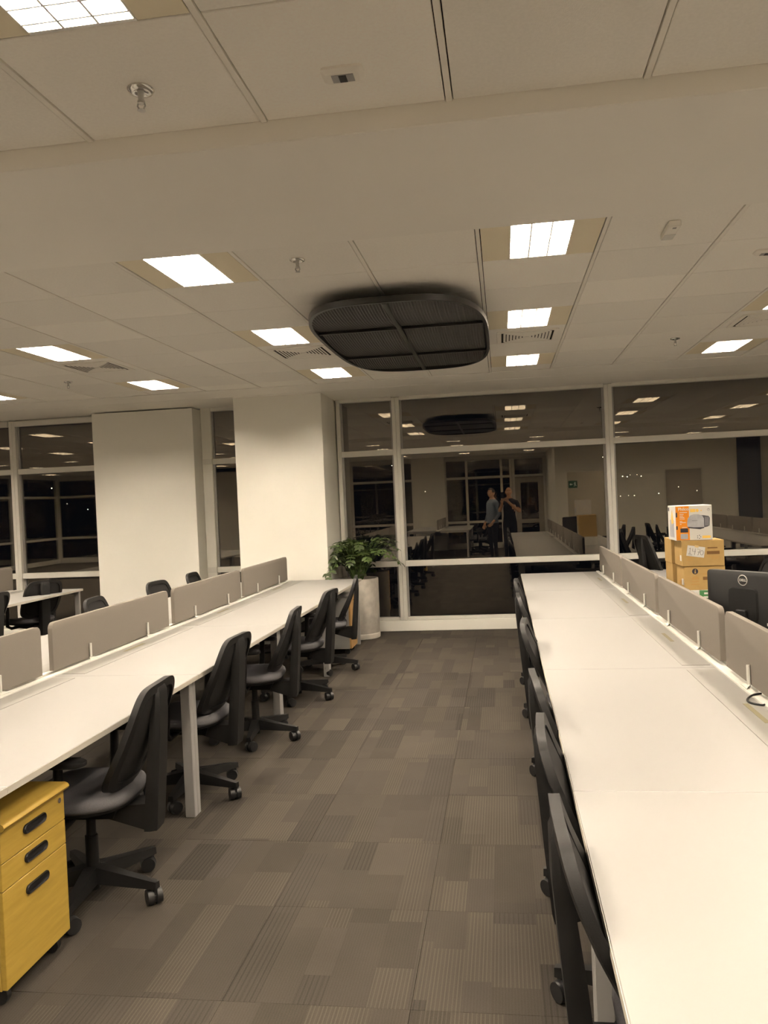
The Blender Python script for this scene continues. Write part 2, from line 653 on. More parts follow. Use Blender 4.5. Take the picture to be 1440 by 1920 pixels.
def bay(name, label, x0, x1, mull, left_post=None, blind=False, y=YW):
    wn = thing(name, label, 'window', (0, 0, 0), kind='structure')
    zt, z2a, z2b, z1a, z1b, zb = 2.785, 2.118, 2.186, .775, .842, .130
    xs = [x0] + mull + [x1]
    # verticals: each mullion a pair of slim profiles with a joint between
    for mx in mull:
        for dx in (-.0225, .0225):
            MB().box(mx + dx - .0215, mx + dx + .0215, y - .02, y + .10, zb, 2.80, .003, 1).build('mullion', MFR, wn)
    edges = []
    for a, b in zip(xs, xs[1:]):
        xa = a + (.045 if a in mull else 0)
        xb = b - (.045 if b in mull else 0)
        edges.append((xa, xb))
    for xa, xb in edges:
        MB().box(xa, xb, y, y + .09, z2a, z2b, .003, 1).build('transom', MFR, wn)
        MB().box(xa, xb, y - .005, y + .09, z1a, z1b, .003, 1).build('transom', MFR, wn)
        MB().box(xa, xb, y, y + .09, zb, zb + .035, .003, 1).build('bottom_rail', MFR, wn)
        MB().box(xa, xb, y, y + .09, zt - .012, H, .003, 1).build('head_rail', MFR, wn)
        if blind:
            MB().box(xa, xb, y - .045, y - .002, 2.725, 2.80, .012, 2).build('blind_cassette', MFR, wn)
        pane(xa, xb, zb + .035, z1a, y + .045, wn)
        pane(xa, xb, z1b, z2a, y + .045, wn)
        pane(xa, xb, z2b, zt - .012, y + .045, wn)
        for z0, z1 in ((zb + .035, z1a), (z1b, z2a), (z2b, zt - .012)):     # slim dark glazing gaskets
            MB().box(xa, xa + .022, y + .03, y + .062, z0, z1).box(xb - .022, xb, y + .03, y + .062, z0, z1).build('gasket', MSTEEL, wn)
    if left_post:
        MB().box(left_post[0], left_post[1], y - .02, y + .10, zb, H, .003, 1).build('jamb', MFR, wn)
    return wn

bay('window_1', 'dark window at far left with grey blind box', XL, -4.965, [-13.61, -11.135, -8.66, -6.185], blind=True)
wn2 = bay('window_2', 'narrow dark window between the two white columns', -3.53, -2.99, [], left_post=None)
MB().box(-3.655, -3.53, YW - .01, YW + .10, 0, H, .003, 1).build('jamb', MW, wn2)
MB().box(-3.655, -3.53, YW - .02, YW - .008, 2.118, 2.186).box(-3.655, -3.53, YW - .02, YW - .008, .775, .842).build('rail_end', MFR, wn2)
bay('window_3', 'large dark window wall mirroring the whole office', -1.900, XR, [-1.222, 1.252, 3.727], left_post=(-1.945, -1.900))
bb = struct('baseboard_back', MB().box(-1.955, XR, YW - .012, YW + .12, 0, .128, .004, 1).box(-3.65, -2.99, YW - .012, YW + .12, 0, .128, .004, 1)
            .box(XL, -4.96, YW - .012, YW + .12, 0, .128, .004, 1), MW)

# ---- rear wall with its own windows and door (mirrored in the glass)
wb = struct('wall_rear', MB().box(-2.70, -1.70, YB - .05, YB + .25, 0, H + .1).box(-9.6, -6.6, YB - .15, YB, 0, H + .1)
            .box(XL, 1.35, YB - .15, YB, 2.72, H + .1), MW)
def rear_window(name, label, x0, x1, mull):
    wn = thing(name, label, 'window', kind='structure')
    xs = [x0] + mull + [x1]
    y = YB - .1
    mb = MB()
    for mx in xs:
        MB().box(mx - .035, mx + .035, y, y + .1, 0, 2.72).build('mullion', MFR, wn)
    for a, b in zip(xs, xs[1:]):
        for z0, z1 in ((.13, .17), (.78, .85), (2.12, 2.19), (2.68, 2.72)):
            MB().box(a + .035, b - .035, y, y + .09, z0, z1).build('transom', MFR, wn)
        for z0, z1 in ((.17, .78), (.85, 2.12), (2.19, 2.68)):
            pane(a + .035, b - .035, z0, z1, y + .04, wn)
        MB().box(a, b, y, y + .1, 0, .13).build('plinth', MW, wn)
    return wn
rear_window('window_7', 'rear window at the far left, seen only mirrored', XL, -9.6, [-12.0])
rear_window('window_4', 'rear window left of the rear column, seen only mirrored', -6.6, -2.70, [-4.6])
rear_window('window_5', 'rear window with a tall door beside it, seen only mirrored', -1.70, .28, [-1.05, .0])
d1 = thing('door_1', 'tall framed glass door in the rear window wall, seen mirrored', 'door', (.78, YB, 0), kind='structure')
MB().box(-.46, -.38, -.10, 0, 0, 2.72).box(.46, .55, -.10, 0, 0, 2.72).box(-.38, .46, -.10, 0, 2.12, 2.19).box(-.38, .46, -.1, 0, 2.66, 2.72).build('door_frame', MFR, d1)
MB().box(-.38, -.22, -.07, -.02, .01, 2.11).box(.30, .46, -.07, -.02, .01, 2.11).box(-.22, .30, -.07, -.02, 1.95, 2.11).box(-.22, .30, -.07, -.02, .01, .2).box(-.22, .30, -.07, -.02, .72, .84).build('door_leaf', MDOOR, d1)
pane(-.22, .30, .84, 1.95, -.05, d1)
pane(-.22, .30, .20, .72, -.05, d1)
pane(-.38, .46, 2.19, 2.66, -.05, d1)
MB().cyl((.37, -.02, 1.03), (.37, .04, 1.03), .011).cyl((.37, .035, 1.03), (.26, .035, 1.03), .01).build('door_handle', MALU, d1)

# ---- far town lights beyond the glass
MCITY = emit('town_glow', (1, .86, .66), 9.0)
mb = MB()
rc = random.Random(2)
spots = [(21.4, 4.1), (22.2, 4.0), (22.7, 4.3), (23.9, 4.3), (24.6, 4.0), (20.1, .7), (20.9, .6), (22.3, .65), (23.3, .6), (18.1, 7.7), (30.9, 1.8),
         (-84.9, 3.8), (-80.6, 2.5), (-20, 8.1), (-14, 3.0), (-88, 7.0), (27.5, .8), (34, 1.0)]
for x, z in spots:
    r = rc.uniform(.05, .10)
    bmesh.ops.create_icosphere(mb.bm, subdivisions=1, radius=r, matrix=Matrix.Translation((x, 150, z)))
o = mb.build('distant_town_lamp_glow', MCITY)
tag(o, 'scattered tiny town lights far off in the night behind the glass', 'lights', kind='stuff')

# ================================================================== CEILING FITTINGS
def make_lamp():
    t = thing('ceiling_light', 'x', 'light')
    # opening .29 x .57, bright tray above, beige filler sheets at both sides
    a, b = .143, .285
    for s in (-1, 1):
        x0, x1 = (a + .004, .286) if s > 0 else (-.286, -a - .004)
        MB().box(x0, x1, -.297, .297, .001, .006, .001, 1).build('filler_sheet', MFILL, t)
    MB().box(-a - .004, a + .004, b, .297, 0, .006).box(-a - .004, a + .004, -.297, -b, 0, .006).box(-a - .004, -a, -b, b, -.001, .06).box(a, a + .004, -b, b, -.001, .06) \
        .box(-a, a, -b - .003, -b, .006, .06).box(-a, a, b, b + .003, .006, .06).box(-a, a, -b, b, .055, .06).build('tray', MTRAY, t)
    for x in (-.095, 0, .095):
        MB().cyl((x, -.27, .033), (x, .27, .033), .011, n=8).build('tube', MTUBE, t, smooth=60)
    lo = MB()
    for x in (-.0475, .0475):
        lo.box(x - .0035, x + .0035, -b, b, -.001, .018)
    k = 9
    for i in range(k):
        y = -b + (i + .5) * 2 * b / k
        lo.hexa([(-a, y - .003, -.001), (a, y - .003, -.001), (a, y + .003, -.001), (-a, y + .003, -.001),
                 (-a, y - .001, .017), (a, y - .001, .017), (a, y + .001, .017), (-a, y + .001, .017)])
    lo.build('louvre', MLOU, t)
    return t

lamp0 = make_lamp()
lamp0['group'] = 'recessed ceiling lights'
names_far = {(-1, -2): 0}
far_rows = {0: 'next to the plaster beam', 1: 'in the middle row', 2: 'in the row nearest the windows'}
far_cols = {0.236: 'over the right edge of the aisle', -1.564: 'over the left desk row', -3.364: 'over the desks behind the left screens',
            2.036: 'at the right side of the ceiling', -5.164: 'at the left side of the ceiling', 3.836: None, 5.636: None, -6.964: None, -8.764: None, -10.564: None, -12.364: None}
used0 = False
for cx, lab in far_cols.items():
    for k in range(3):
        y = GY - .3 + k * 1.8
        if cx == 2.036 and k == 0:
            pass
        vis = lab and not (cx == -5.164 and k < 2) and not (cx == 2.036 and k < 2) and not (cx == -3.364 and k == 0)
        L = ('louvred ceiling light %s, %s' % (lab, far_rows[k])) if vis else 'louvred ceiling light outside the picture, mirrored in the glass'
        if not used0:
            lamp0.location = (cx, y, H)
            lamp0['label'] = L
            used0 = True
        else:
            dup(lamp0, (cx, y, H), 0, L)
for i in range(-23, 11, 3):
    for k, j in enumerate((-1, -4, -7, -10)):
        cx, y = NX + (i + .5) * T, NY + (j + .5) * T
        L = 'louvred ceiling light cut by the top left corner of the picture' if (k == 0 and abs(cx + 1.01) < .1) else 'louvred ceiling light outside the picture, mirrored in the glass'
        dup(lamp0, (cx, y, H), 0, L)

# air grilles
def make_grille():
    t = thing('air_diffuser', 'x', 'vent')
    R = .20
    MB().box(-.235, .235, -.235, -R, -.006, .002, .002, 1).box(-.235, .235, R, .235, -.006, .002, .002, 1).box(-.235, -R, -R, R, -.006, .002, .002, 1) \
        .box(R, .235, -R, R, -.006, .002, .002, 1).build('frame', MCB, t)
    MB().box(-R, R, -R, R, -.0012, .0006).build('backing', MDK, t)
    n = 8
    src = {}
    for i in range(1, n):
        r = R * i / n
        for s in (-1, 1):
            # blades parallel to Y fill the left and right triangles, tilted; blades parallel to X fill the other two
            MB().hexa([(s * r - .009, -r, -.0025), (s * r + .009, -r, -.0055), (s * r + .009, r, -.0055), (s * r - .009, r, -.0025),
                       (s * r - .009, -r, -.0010), (s * r + .009, -r, -.0040), (s * r + .009, r, -.0040), (s * r - .009, r, -.0010)]).build('blade', MCB, t)
            MB().hexa([(-r, s * r - .0115, -.0025), (r, s * r - .0115, -.0025), (r, s * r + .0115, -.0055), (-r, s * r + .0115, -.0055),
                       (-r, s * r - .0115, -.0012), (r, s * r - .0115, -.0012), (r, s * r + .0115, -.0042), (-r, s * r + .0115, -.0042)]).build('blade', MCB, t)
    return t
gr0 = make_grille()
gl = [(.246, 'square air vent in the ceiling between the two right lights'), (-1.564, 'square air vent beside the dark oval ceiling panel'),
      (-3.364, 'square air vent over the desks behind the left screens'), (2.036, 'square air vent cut by the right picture edge')]
for k, (x, L) in enumerate(gl):
    if k == 0:
        gr0.location = (x, 6.535, H)
        gr0['label'] = L
        gr0['group'] = 'ceiling air vents'
    else:
        dup(gr0, (x, 6.535, H), 0, L)

# sprinklers
def make_sprinkler():
    t = thing('sprinkler', 'x', 'sprinkler')
    MB().lathe([(.038, .001), (.040, -.003), (.036, -.009), (.022, -.012), (.016, -.008)], n=24).build('escutcheon', MCHR, t, smooth=50)
    MB().cyl((0, 0, -.006), (0, 0, -.040), .010, .008).cyl((0, 0, -.036), (0, 0, -.043), .011).build('body', MALU, t, smooth=40)
    MB().tube([(-.009, 0, -.040), (-.012, 0, -.050), (-.006, 0, -.060), (0, 0, -.062)], .0025, 6).tube([(.009, 0, -.040), (.012, 0, -.050), (.006, 0, -.060), (0, 0, -.062)], .0025, 6).build('yoke', MALU, t)
    MB().lathe([(.003, -.060), (.012, -.062), (.0125, -.0635), (.003, -.065)], n=16).build('deflector', MALU, t)
    return t
sp0 = make_sprinkler()
for k, (x, y, L) in enumerate([(-1.005, 2.30, 'chrome sprinkler head nearest the camera, below the big top left light'), (-.98, 4.06, 'chrome sprinkler head between the beam and the dark oval panel'),
                               (1.478, 7.08, 'small sprinkler head at right near the windows'), (-3.97, 7.14, 'small sprinkler head at left near the windows')]):
    if k == 0:
        sp0.location = (x, y, H); sp0['label'] = L; sp0['group'] = 'ceiling sprinklers'
    else:
        dup(sp0, (x, y, H), 0, L)

# detectors
def make_detector():
    t = thing('motion_sensor', 'x', 'sensor')
    MB().rings([[(x, y, z) for x, y in sup(a, b, 8, 32)] for a, b, z in ((.062, .040, .001), (.062, .040, -.006), (.050, .030, -.016), (.046, .027, -.017))]).build('housing', MCB, t, smooth=40)
    MB().box(-.032, .032, -.022, .018, -.019, -.015).build('window', MSTEEL, t)
    MB().box(-.011, .011, -.020, .016, -.0205, -.0185).build('lens', MBLK, t)
    return t
de0 = make_detector()
de0.location = (-.405, 2.345, H)
tag(de0, 'white wall-switch sized motion sensor on the nearest ceiling tiles', None, 'ceiling sensors')
dup(de0, (1.452, 4.63, H), 0, 'white motion sensor cut by the right picture edge')
ap = thing('wireless_alarm_box', 'small grey rectangular box fixed to the ceiling at upper right', 'alarm', (.85, 4.075, H))
MB().box(-.028, .028, -.105, .105, -.03, .001, .006, 2).build('body', MCB, ap)
MB().box(-.026, .026, .015, .095, -.032, -.029, .001, 1).build('cover_plate', MFR, ap)
MB().box(-.008, .008, -.09, -.075, -.032, -.0295).build('indicator', MSTEEL, ap)

# suspended dark rounded panel
pn = thing('suspended_ceiling_panel', 'large dark rounded mesh panel hanging just under the ceiling', 'ceiling panel', (-.632, 5.935, H))
pa, pb, pe = .588, 1.275, 3.4
def outl(k, s=1.0, off=0.0, z=0):
    return [(x, y, z) for x, y in sup(pa - off, pb - off, pe, k)]
K = 96
rim = MB()
rim.rings([outl(K, off=.0, z=-.105), outl(K, off=.0, z=-.068), outl(K, off=.022, z=-.062), outl(K, off=.022, z=-.105), outl(K, off=.0, z=-.105)], cap=False)
rim.build('rim', MPRIM, pn, smooth=40)
def yext(x):
    return (pb - .02) * max(0.0, 1 - min(1, abs(x) / (pa - .019)) ** pe) ** (1 / pe)
bandy = [(-9, -.47), (-.47, .55), (.55, 9)]
for side in (-1, 1):
    for (b0, b1) in bandy:
        bm = bmesh.new()
        nc, nr = 58, 10
        cols = []
        for i in range(nc + 1):
            x = side * (.012 + (pa - .035 - .012) * i / nc)
            ye = yext(x)
            y0 = max(b0 + .008, -ye)
            y1 = min(b1 - .008, ye)
            if y1 <= y0:
                y1 = y0 = (-ye if b0 < -2 else ye)
            col = []
            for j in range(nr + 1):
                v = j / nr
                y = y0 + (y1 - y0) * v
                # each sheet bellies down along its length, ribbed like corrugated mesh
                full0, full1 = (max(b0, -pb), min(b1, pb))
                vv = (y - full0) / (full1 - full0)
                z = -.072 - .030 * math.sin(PI * max(0, min(1, vv))) - (.0055 if i % 2 else 0)
                col.append(bm.verts.new((x, y, z)))
            cols.append(col)
        for a, b in zip(cols, cols[1:]):
            for j in range(nr):
                try:
                    bm.faces.new((a[j], a[j + 1], b[j + 1], b[j]))
                except ValueError:
                    pass
        bmesh.ops.remove_doubles(bm, verts=bm.verts[:], dist=.0002)
        q = MB(); q.bm.free(); q.bm = bm
        q.build('mesh_sheet', MPANEL, pn)
MB().box(-.016, .016, -pb + .03, pb - .03, -.106, -.085, .004, 1).build('spine_bar', MPRIM, pn)
for y in (-.47, .55):
    MB().box(-pa + .03, pa - .03, y - .011, y + .011, -.098, -.080, .003, 1).build('cross_bar', MPRIM, pn)
MB().rings([outl(K, off=.02, z=-.064), outl(K, off=.02, z=-.066)]).build('top_sheet', MPRIM, pn)
for x in (-.4, .4):
    for y in (-.7, .7):
        MB().cyl((x, y, -.064), (x, y, .001), .004).build('hanger_rod', MALU, pn)

# ================================================================== DESKS
ML = 1.63
def make_bench():
    """back-to-back bench module, length along Y centred at 0; x from the middle line"""
    t = thing('bench_desk', 'x', 'desk')
    for s in (-1, 1):
        def bx(mb, x0, x1, *r, **k):
            a, b = sorted((s * x0, s * x1))
            return mb.box(a, b, *r, **k)
        l2 = ML / 2 - .0008
        bx(MB(), .050, .8384, -l2, l2, DZ - .025, DZ, bev=.002, seg=1).build('desktop', MDESK, t)
        e = MB()
        bx(e, .8386, .8400, -l2, l2, DZ - .0235, DZ - .0015)
        e.build('edge_band', MEDGE, t)
        # flap over the cable tray with a finger slot
        f = MB()
        bx(f, .062, .190, -.765, .765, DZ + .0003, DZ + .0022)
        f.build('cable_flap', MFLAP, t)
        g = MB()
        bx(g, .098, .118, -.135, .135, DZ + .0022, DZ + .0030)
        g.build('finger_slot', MSLOT, t)
        h = MB()
        bx(h, .020, .050, -l2, l2, DZ - .02, DZ + .008, bev=.002, seg=1)
        h.build('screen_rail', MFOOT, t)
        u = MB()
        bx(u, .07, .76, -l2, -l2 + .038, DZ - .065, DZ - .026)
        bx(u, .07, .76, l2 - .038, l2, DZ - .065, DZ - .026)
        u.build('cross_beam', MSTEEL, t)
        for y in (-l2, l2 - .040):
            v = MB()
            bx(v, .752, .804, y, y + .040, 0, DZ - .0265, bev=.003, seg=1)
            v.build('leg', MSTEEL, t)
    MB().box(-.10, .10, -.7, .7, DZ - .14, DZ - .13).box(-.10, -.095, -.7, .7, DZ - .14, DZ - .03).box(.095, .10, -.7, .7, DZ - .14, DZ - .03).build('cable_tray', MSTEEL, t)
    MB().box(-.02, .02, -ML / 2, ML / 2, DZ - .03, DZ - .004).build('centre_strip', MFOOT, t)
    return t

def make_screen():
    """fabric divider, clamped by white brackets; local: length along Y, base at desk height"""
    t = thing('desk_screen', 'x', 'desk screen')
    hw, z0, z1, r = .76, .018, .274, .035
    poly = [(-hw, z0), (hw, z0)]
    for k in range(7):
        a = k / 6 * PI / 2
        poly.append((hw - r + r * math.cos(a), z1 - r + r * math.sin(a)))
    for k in range(7):
        a = PI / 2 + k / 6 * PI / 2
        poly.append((-hw + r + r * math.cos(a), z1 - r + r * math.sin(a)))
    mb = MB()
    def ring(x, sh):
        out = []
        for u, v in poly:
            cu = u * (1 - sh / hw)
            cv = z0 + (v - z0) * (1 - sh / (z1 - z0)) if v > z0 + .001 else v
            out.append((x, cu, cv))
        return out
    mb.rings([ring(-.0155, .005), ring(-.0125, 0), ring(.0125, 0), ring(.0155, .005)])
    mb.build('fabric_panel', MFAB, t, smooth=35)
    for y in (-.385, .385):
        for s in (-1, 1):
            MB().cyl((s * .0235, y, .006), (s * .0235, y, .100), .0078, n=10).prism([(-.045, .0), (.045, .0), (.006, .03), (-.006, .03)],
                lambda u, v, k, s=s, y=y: (s * (.0165 + .028 * (1 - v / .03) + .0), y + u, .0085 + (k * .0035) + v * .35)).build('bracket', MFOOT, t, smooth=40)
    return t

LX, RX = -2.418, 1.004         # middle lines of the two rows
b0 = make_bench()
b0['group'] = 'white bench desks'
s0 = make_screen()
s0['group'] = 'grey desk screens'
yc = [8.87 - ML * (k + .5) for k in range(5)]       # from the window end
rowL = ['white double bench desk at the left, its end against the white column', 'white left bench desk, second one away from the column',
        'white left bench desk with the steel legs showing at its near end', 'white left bench desk with the yellow drawer pedestal under it', 'white left bench desk outside the picture beside the camera']
rowR = ['white right bench desk at the window end of its row', 'white right bench desk, second from the window end', 'white right bench desk between the second and third screens, boxes on its far side',
        'white right bench desk with the black cable loop and the monitor', 'white right bench desk nearest the camera, cut by the picture bottom']
scL = ['grey left desk screen in front of the white column', 'grey left desk screen, second from the column', 'grey left desk screen with chair backs behind it, third from the column',
       'grey left desk screen cut by the left picture edge', 'grey left desk screen outside the picture']
scR = ['grey right desk screen nearest the window', 'grey right desk screen, second from the window', 'grey right desk screen in front of the cardboard boxes',
       'grey right desk screen in front of the monitor', 'grey right desk screen outside the picture']
usedb = False
for (cx, rl, sl) in ((LX, rowL, scL), (RX, rowR, scR)):
    for k, y in enumerate(yc):
        if not usedb:
            b0.location = (cx, y, 0); b0['label'] = rl[k]
            s0.location = (cx, y, DZ); s0['label'] = sl[k]
            usedb = True
        else:
            dup(b0, (cx, y, 0), 0, rl[k])
            dup(s0, (cx, y, DZ), 0, sl[k])
for o_ in list(bpy.data.objects):
    if o_.parent and o_.name.split('.')[0] == 'leg' and abs(o_.parent.location.x - LX) < .01:
        ys = [v.co.y for v in o_.data.vertices]
        wy = o_.parent.location.y + sum(ys) / len(ys)
        if abs(wy - (8.87 - 4 * ML)) < .1:
            o_.location.x = -.42 if max(v.co.x for v in o_.data.vertices) > 0 else .42
# further rows: left by the far window, right beyond the picture, rear (mirrored)
for k in range(3):
    y = 8.70 - ML * (k + .5)
    dup(b0, (-5.62, y, 0), 0, ['white desk at the far left by the dark window', 'white desk at far left, second from the window', 'white desk at far left outside the picture'][k])
    dup(s0, (-5.62, y, DZ), 0, 'grey desk screen at far left, seen only mirrored')
for k in range(4):
    y = 7.6 - ML * (k + .5)
    dup(b0, (4.35, y, 0), 0, 'white bench desk far right, seen only mirrored in the right pane')
    dup(s0, (4.35, y, DZ), 0, 'grey desk screen far right, seen only mirrored in the right pane')
for k in range(2):
    dup(b0, (-1.72, -2.0 - ML * (k + .5), 0), 0, 'white bench desk by the rear windows, seen only mirrored')
    dup(s0, (-1.72, -2.0 - ML * (k + .5), DZ), 0, 'grey desk screen by the rear windows, seen only mirrored')

# ================================================================== CHAIRS
def make_chair():
    """task chair facing +X, origin on the floor under the gas lift"""
    t = thing('task_chair', 'x', 'chair')
    # base
    MB().lathe([(.030, .075), (.038, .085), (.038, .125), (.028, .135)], n=16).build('hub', MBLK, t, smooth=40)
    MB().lathe([(.026, .04), (.026, .26), (.019, .262), (.019, .36)], n=14).build('gas_lift', MBLK, t, smooth=40)
    for k in range(5):
        a = math.radians(22) + k * 2 * PI / 5
        c, s = math.cos(a), math.sin(a)
        def P(r, l, z):
            return (c * r - s * l, s * r + c * l, z)
        mb = MB()
        mb.hexa([P(.025, -.031, .072), P(.305, -.015, .070), P(.305, .015, .070), P(.025, .031, .072),
                 P(.025, -.026, .138), P(.305, -.012, .098), P(.305, .012, .098), P(.025, .026, .138)])
        lg = mb.build('base_leg', MBLK, t)
        w_ = MB()
        ca = a + .9
        ax = Vector((math.cos(ca), math.sin(ca), 0))
        ctr = Vector(P(.292, 0, .0335)) + Vector((-ax.y, ax.x, 0)) * .018
        for sgn in (-1, 1):
            w_.cyl(ctr + ax * sgn * .006, ctr + ax * sgn * .029, .0335, .030, n=20)
        w_.cyl(Vector(P(.292, 0, .045)), Vector(P(.292, 0, .080)), .009, n=10)
        w_.cyl(ctr - ax * .006, ctr + ax * .006, .026, n=12)
        w_.build('caster', MRUB, lg, smooth=40)
    # mechanism under the seat
    MB().hexa([(-.12, -.06, .345), (.12, -.08, .352), (.12, .08, .352), (-.12, .06, .345), (-.15, -.10, .395), (.15, -.10, .395), (.15, .10, .395), (-.15, .10, .395)]).build('mechanism', MBLK, t)
    # seat: plastic pan and upholstered cushion with waterfall front
    def seat_ring(sx, sy, z, dz=0):
        out = []
        for x, y in sup(.235 * sx, .232 * sy, 3.2, 36):
            drop = -.028 * max(0, (x - .10) / .14) ** 2 + .012 * (abs(y) / .232) ** 2 + .010 * max(0, (-x - .08) / .15)
            out.append((x + .03, y, z + drop))
        return out
    MB().rings([seat_ring(.86, .84, .392), seat_ring(.96, .95, .398), seat_ring(.98, .97, .410)]).build('seat_pan', MBLK, t, smooth=50)
    MB().rings([seat_ring(.98, .97, .411), seat_ring(1.0, 1.0, .426), seat_ring(.985, .985, .444), seat_ring(.93, .93, .456), seat_ring(.80, .80, .460), seat_ring(.4, .4, .456), seat_ring(.05, .05, .454)]).build('seat', MSEAT, t, smooth=70)
    # backrest: shell curve
    def bx(v):
        # v 0 (bottom) .. 1 (top)
        return -.310 + .140 * (1 - v) ** 1.6
    def bz(v):
        return .475 + .405 * v
    def hwid(v):
        return .200 + .030 * math.sin(PI * min(1, v * .9)) - .012 * v
    def bp(u, v, off=0.0):
        x = bx(v) + .050 * u * u * (1 - .90 * v)
        return (x + off, u * hwid(v), bz(v))
    # rounded outline in (u, v)
    out = []
    for i in range(56):
        tt = 2 * PI * i / 56
        c, s = math.cos(tt), math.sin(tt)
        out.append((math.copysign(abs(c) ** (2 / 5.5), c), .5 + .5 * math.copysign(abs(s) ** (2 / 5.5), s)))
    fr = MB()
    def fring(k, off):
        return [bp(u * k, .5 + (v - .5) * k, off) for u, v in out]
    fr.rings([fring(1, .012), fring(1.0, -.014), fring(.84, -.016), fring(.83, .010), fring(1, .012)], cap=False)
    fr.build('back_frame', MBLK, t, smooth=45)
    me = MB()
    rr = [fring(k, .002) for k in (.845, .6, .35, .1)]
    me.rings(rr)
    rr2 = [fring(k, -.004) for k in (.845, .6, .35, .1)]
    me.rings(rr2)
    me.build('back_mesh', MBLK2, t, smooth=60)
    # rear lip at the top and the long straight spine
    sp = MB()
    def spr(x, hw, d, z):
        return [(x - d, -hw * .8, z), (x - d, hw * .8, z), (x - d * .5, hw, z), (x, hw, z), (x, -hw, z), (x - d * .5, -hw, z)]
    sp.rings([spr(-.242, .050, .050, .288), spr(-.246, .056, .052, .32), spr(-.268, .058, .048, .55), spr(-.292, .058, .038, .75), spr(-.306, .056, .024, .845), spr(-.308, .046, .014, .868)])
    sp.build('spine', MBLK, t, smooth=30)
    MB().hexa([(-.255, -.048, .292), (-.08, -.055, .350), (-.08, .055, .350), (-.255, .048, .292), (-.255, -.05, .40), (-.08, -.06, .393), (-.08, .06, .393), (-.255, .05, .40)]).build('spine_bracket', MBLK, t)
    for s in (-1, 1):
        y = s * .262
        ap_ = MB()
        ap_.tube([(.01, s * .10, .385), (.01, s * .22, .375), (.01, y, .40), (.0, y, .50), (-.005, y, .625)], [.016, .018, .020, .019, .018], 8)
        arm = ap_.build('armrest_post', MBLK, t, smooth=50)
        MB().rings([[(x, y + yy, z) for x, yy in sup(a, b, 3.5, 28, .005)] for a, b, z in ((.10, .030, .622), (.118, .040, .628), (.118, .040, .642), (.105, .032, .650))]).build('arm_pad', MBLK2, arm, smooth=50)
    return t

ch0 = make_chair()
ch0['group'] = 'black office task chairs'
chair_used = False
def chair(x, y, rz, label, scale=None, name=None):
    global chair_used
    if not chair_used:
        ch0.location = (x, y, 0); ch0.rotation_euler = (0, 0, rz); ch0['label'] = label
        chair_used = True
        return ch0
    c = dup(ch0, (x, y, 0), rz, label)
    if scale: c.scale = scale
    return c
A = math.radians
# left row, facing the desk (-X)
for x, y, d, L in [(-1.72, 3.10, 4, 'black task chair with grey seat right behind the yellow drawer pedestal'),
                   (-1.76, 4.27, -3, 'black task chair just beyond the steel desk legs on the left'),
                   (-1.71, 5.30, 4, 'middle one of the five black task chairs along the left aisle edge'),
                   (-1.70, 6.43, -5, 'black task chair on the left, next but one to the concrete planter'),
                   (-1.70, 7.50, 8, 'black task chair on the left beside the white drawer cabinet and planter')]:
    chair(x, y, PI + A(d), L)
# right row, facing the desk (+X)
for x, y, d, L in [(0.400, 1.78, 1, 'black task chair nearest the camera on the right, cut by the picture bottom'),
                   (0.395, 2.48, -2, 'black task chair on the right, second from the camera'),
                   (0.400, 3.18, 2, 'black task chair on the right, third from the camera'),
                   (0.395, 4.52, -4, 'black task chair on the right, fourth from the camera'),
                   (0.390, 5.75, 1, 'black task chair on the right, last but one before the window'),
                   (0.390, 6.75, -3, 'black task chair on the right nearest the window')]:
    chair(x, y, A(d), L)
# behind the left screens, facing +X
for x, y, d, L in [(-3.08, 6.35, 5, 'black chair top over the left screens, nearest of three'), (-3.12, 7.62, -6, 'black chair top over the left screens, middle of three'),
                   (-3.10, 8.55, 4, 'black chair top over the left screens, farthest, by the narrow window')]:
    chair(x, y, A(d), L)
chair(-5.18, 8.28, PI - A(28), 'black task chair at the far left desk by the dark window')
chair(-4.95, 6.9, PI + A(6), 'black task chair at far left, only its armrest beside the first chair showing')
# far side of the right row, facing -X
hb = chair(1.74, 9.02, A(14), 'tall leaning black chair back between the right screens and the window', (1.0, 1.0, 1.24))
for y in (2.4, 3.6, 6.9, 7.9):
    chair(2.12, y, PI + A(rng.uniform(-8, 8)), 'black task chair on the far side of the right desks, outside the picture')
for y in (2.0, 3.1, 4.2, 5.4, 6.5):
    chair(3.25, y, A(rng.uniform(-8, 8)), 'black task chair at the far right desks, seen only mirrored')
for y in (-2.7, -3.7, -4.6):
    chair(-.66, y, PI + A(rng.uniform(-8, 8)), 'black task chair by the rear windows, seen only mirrored')

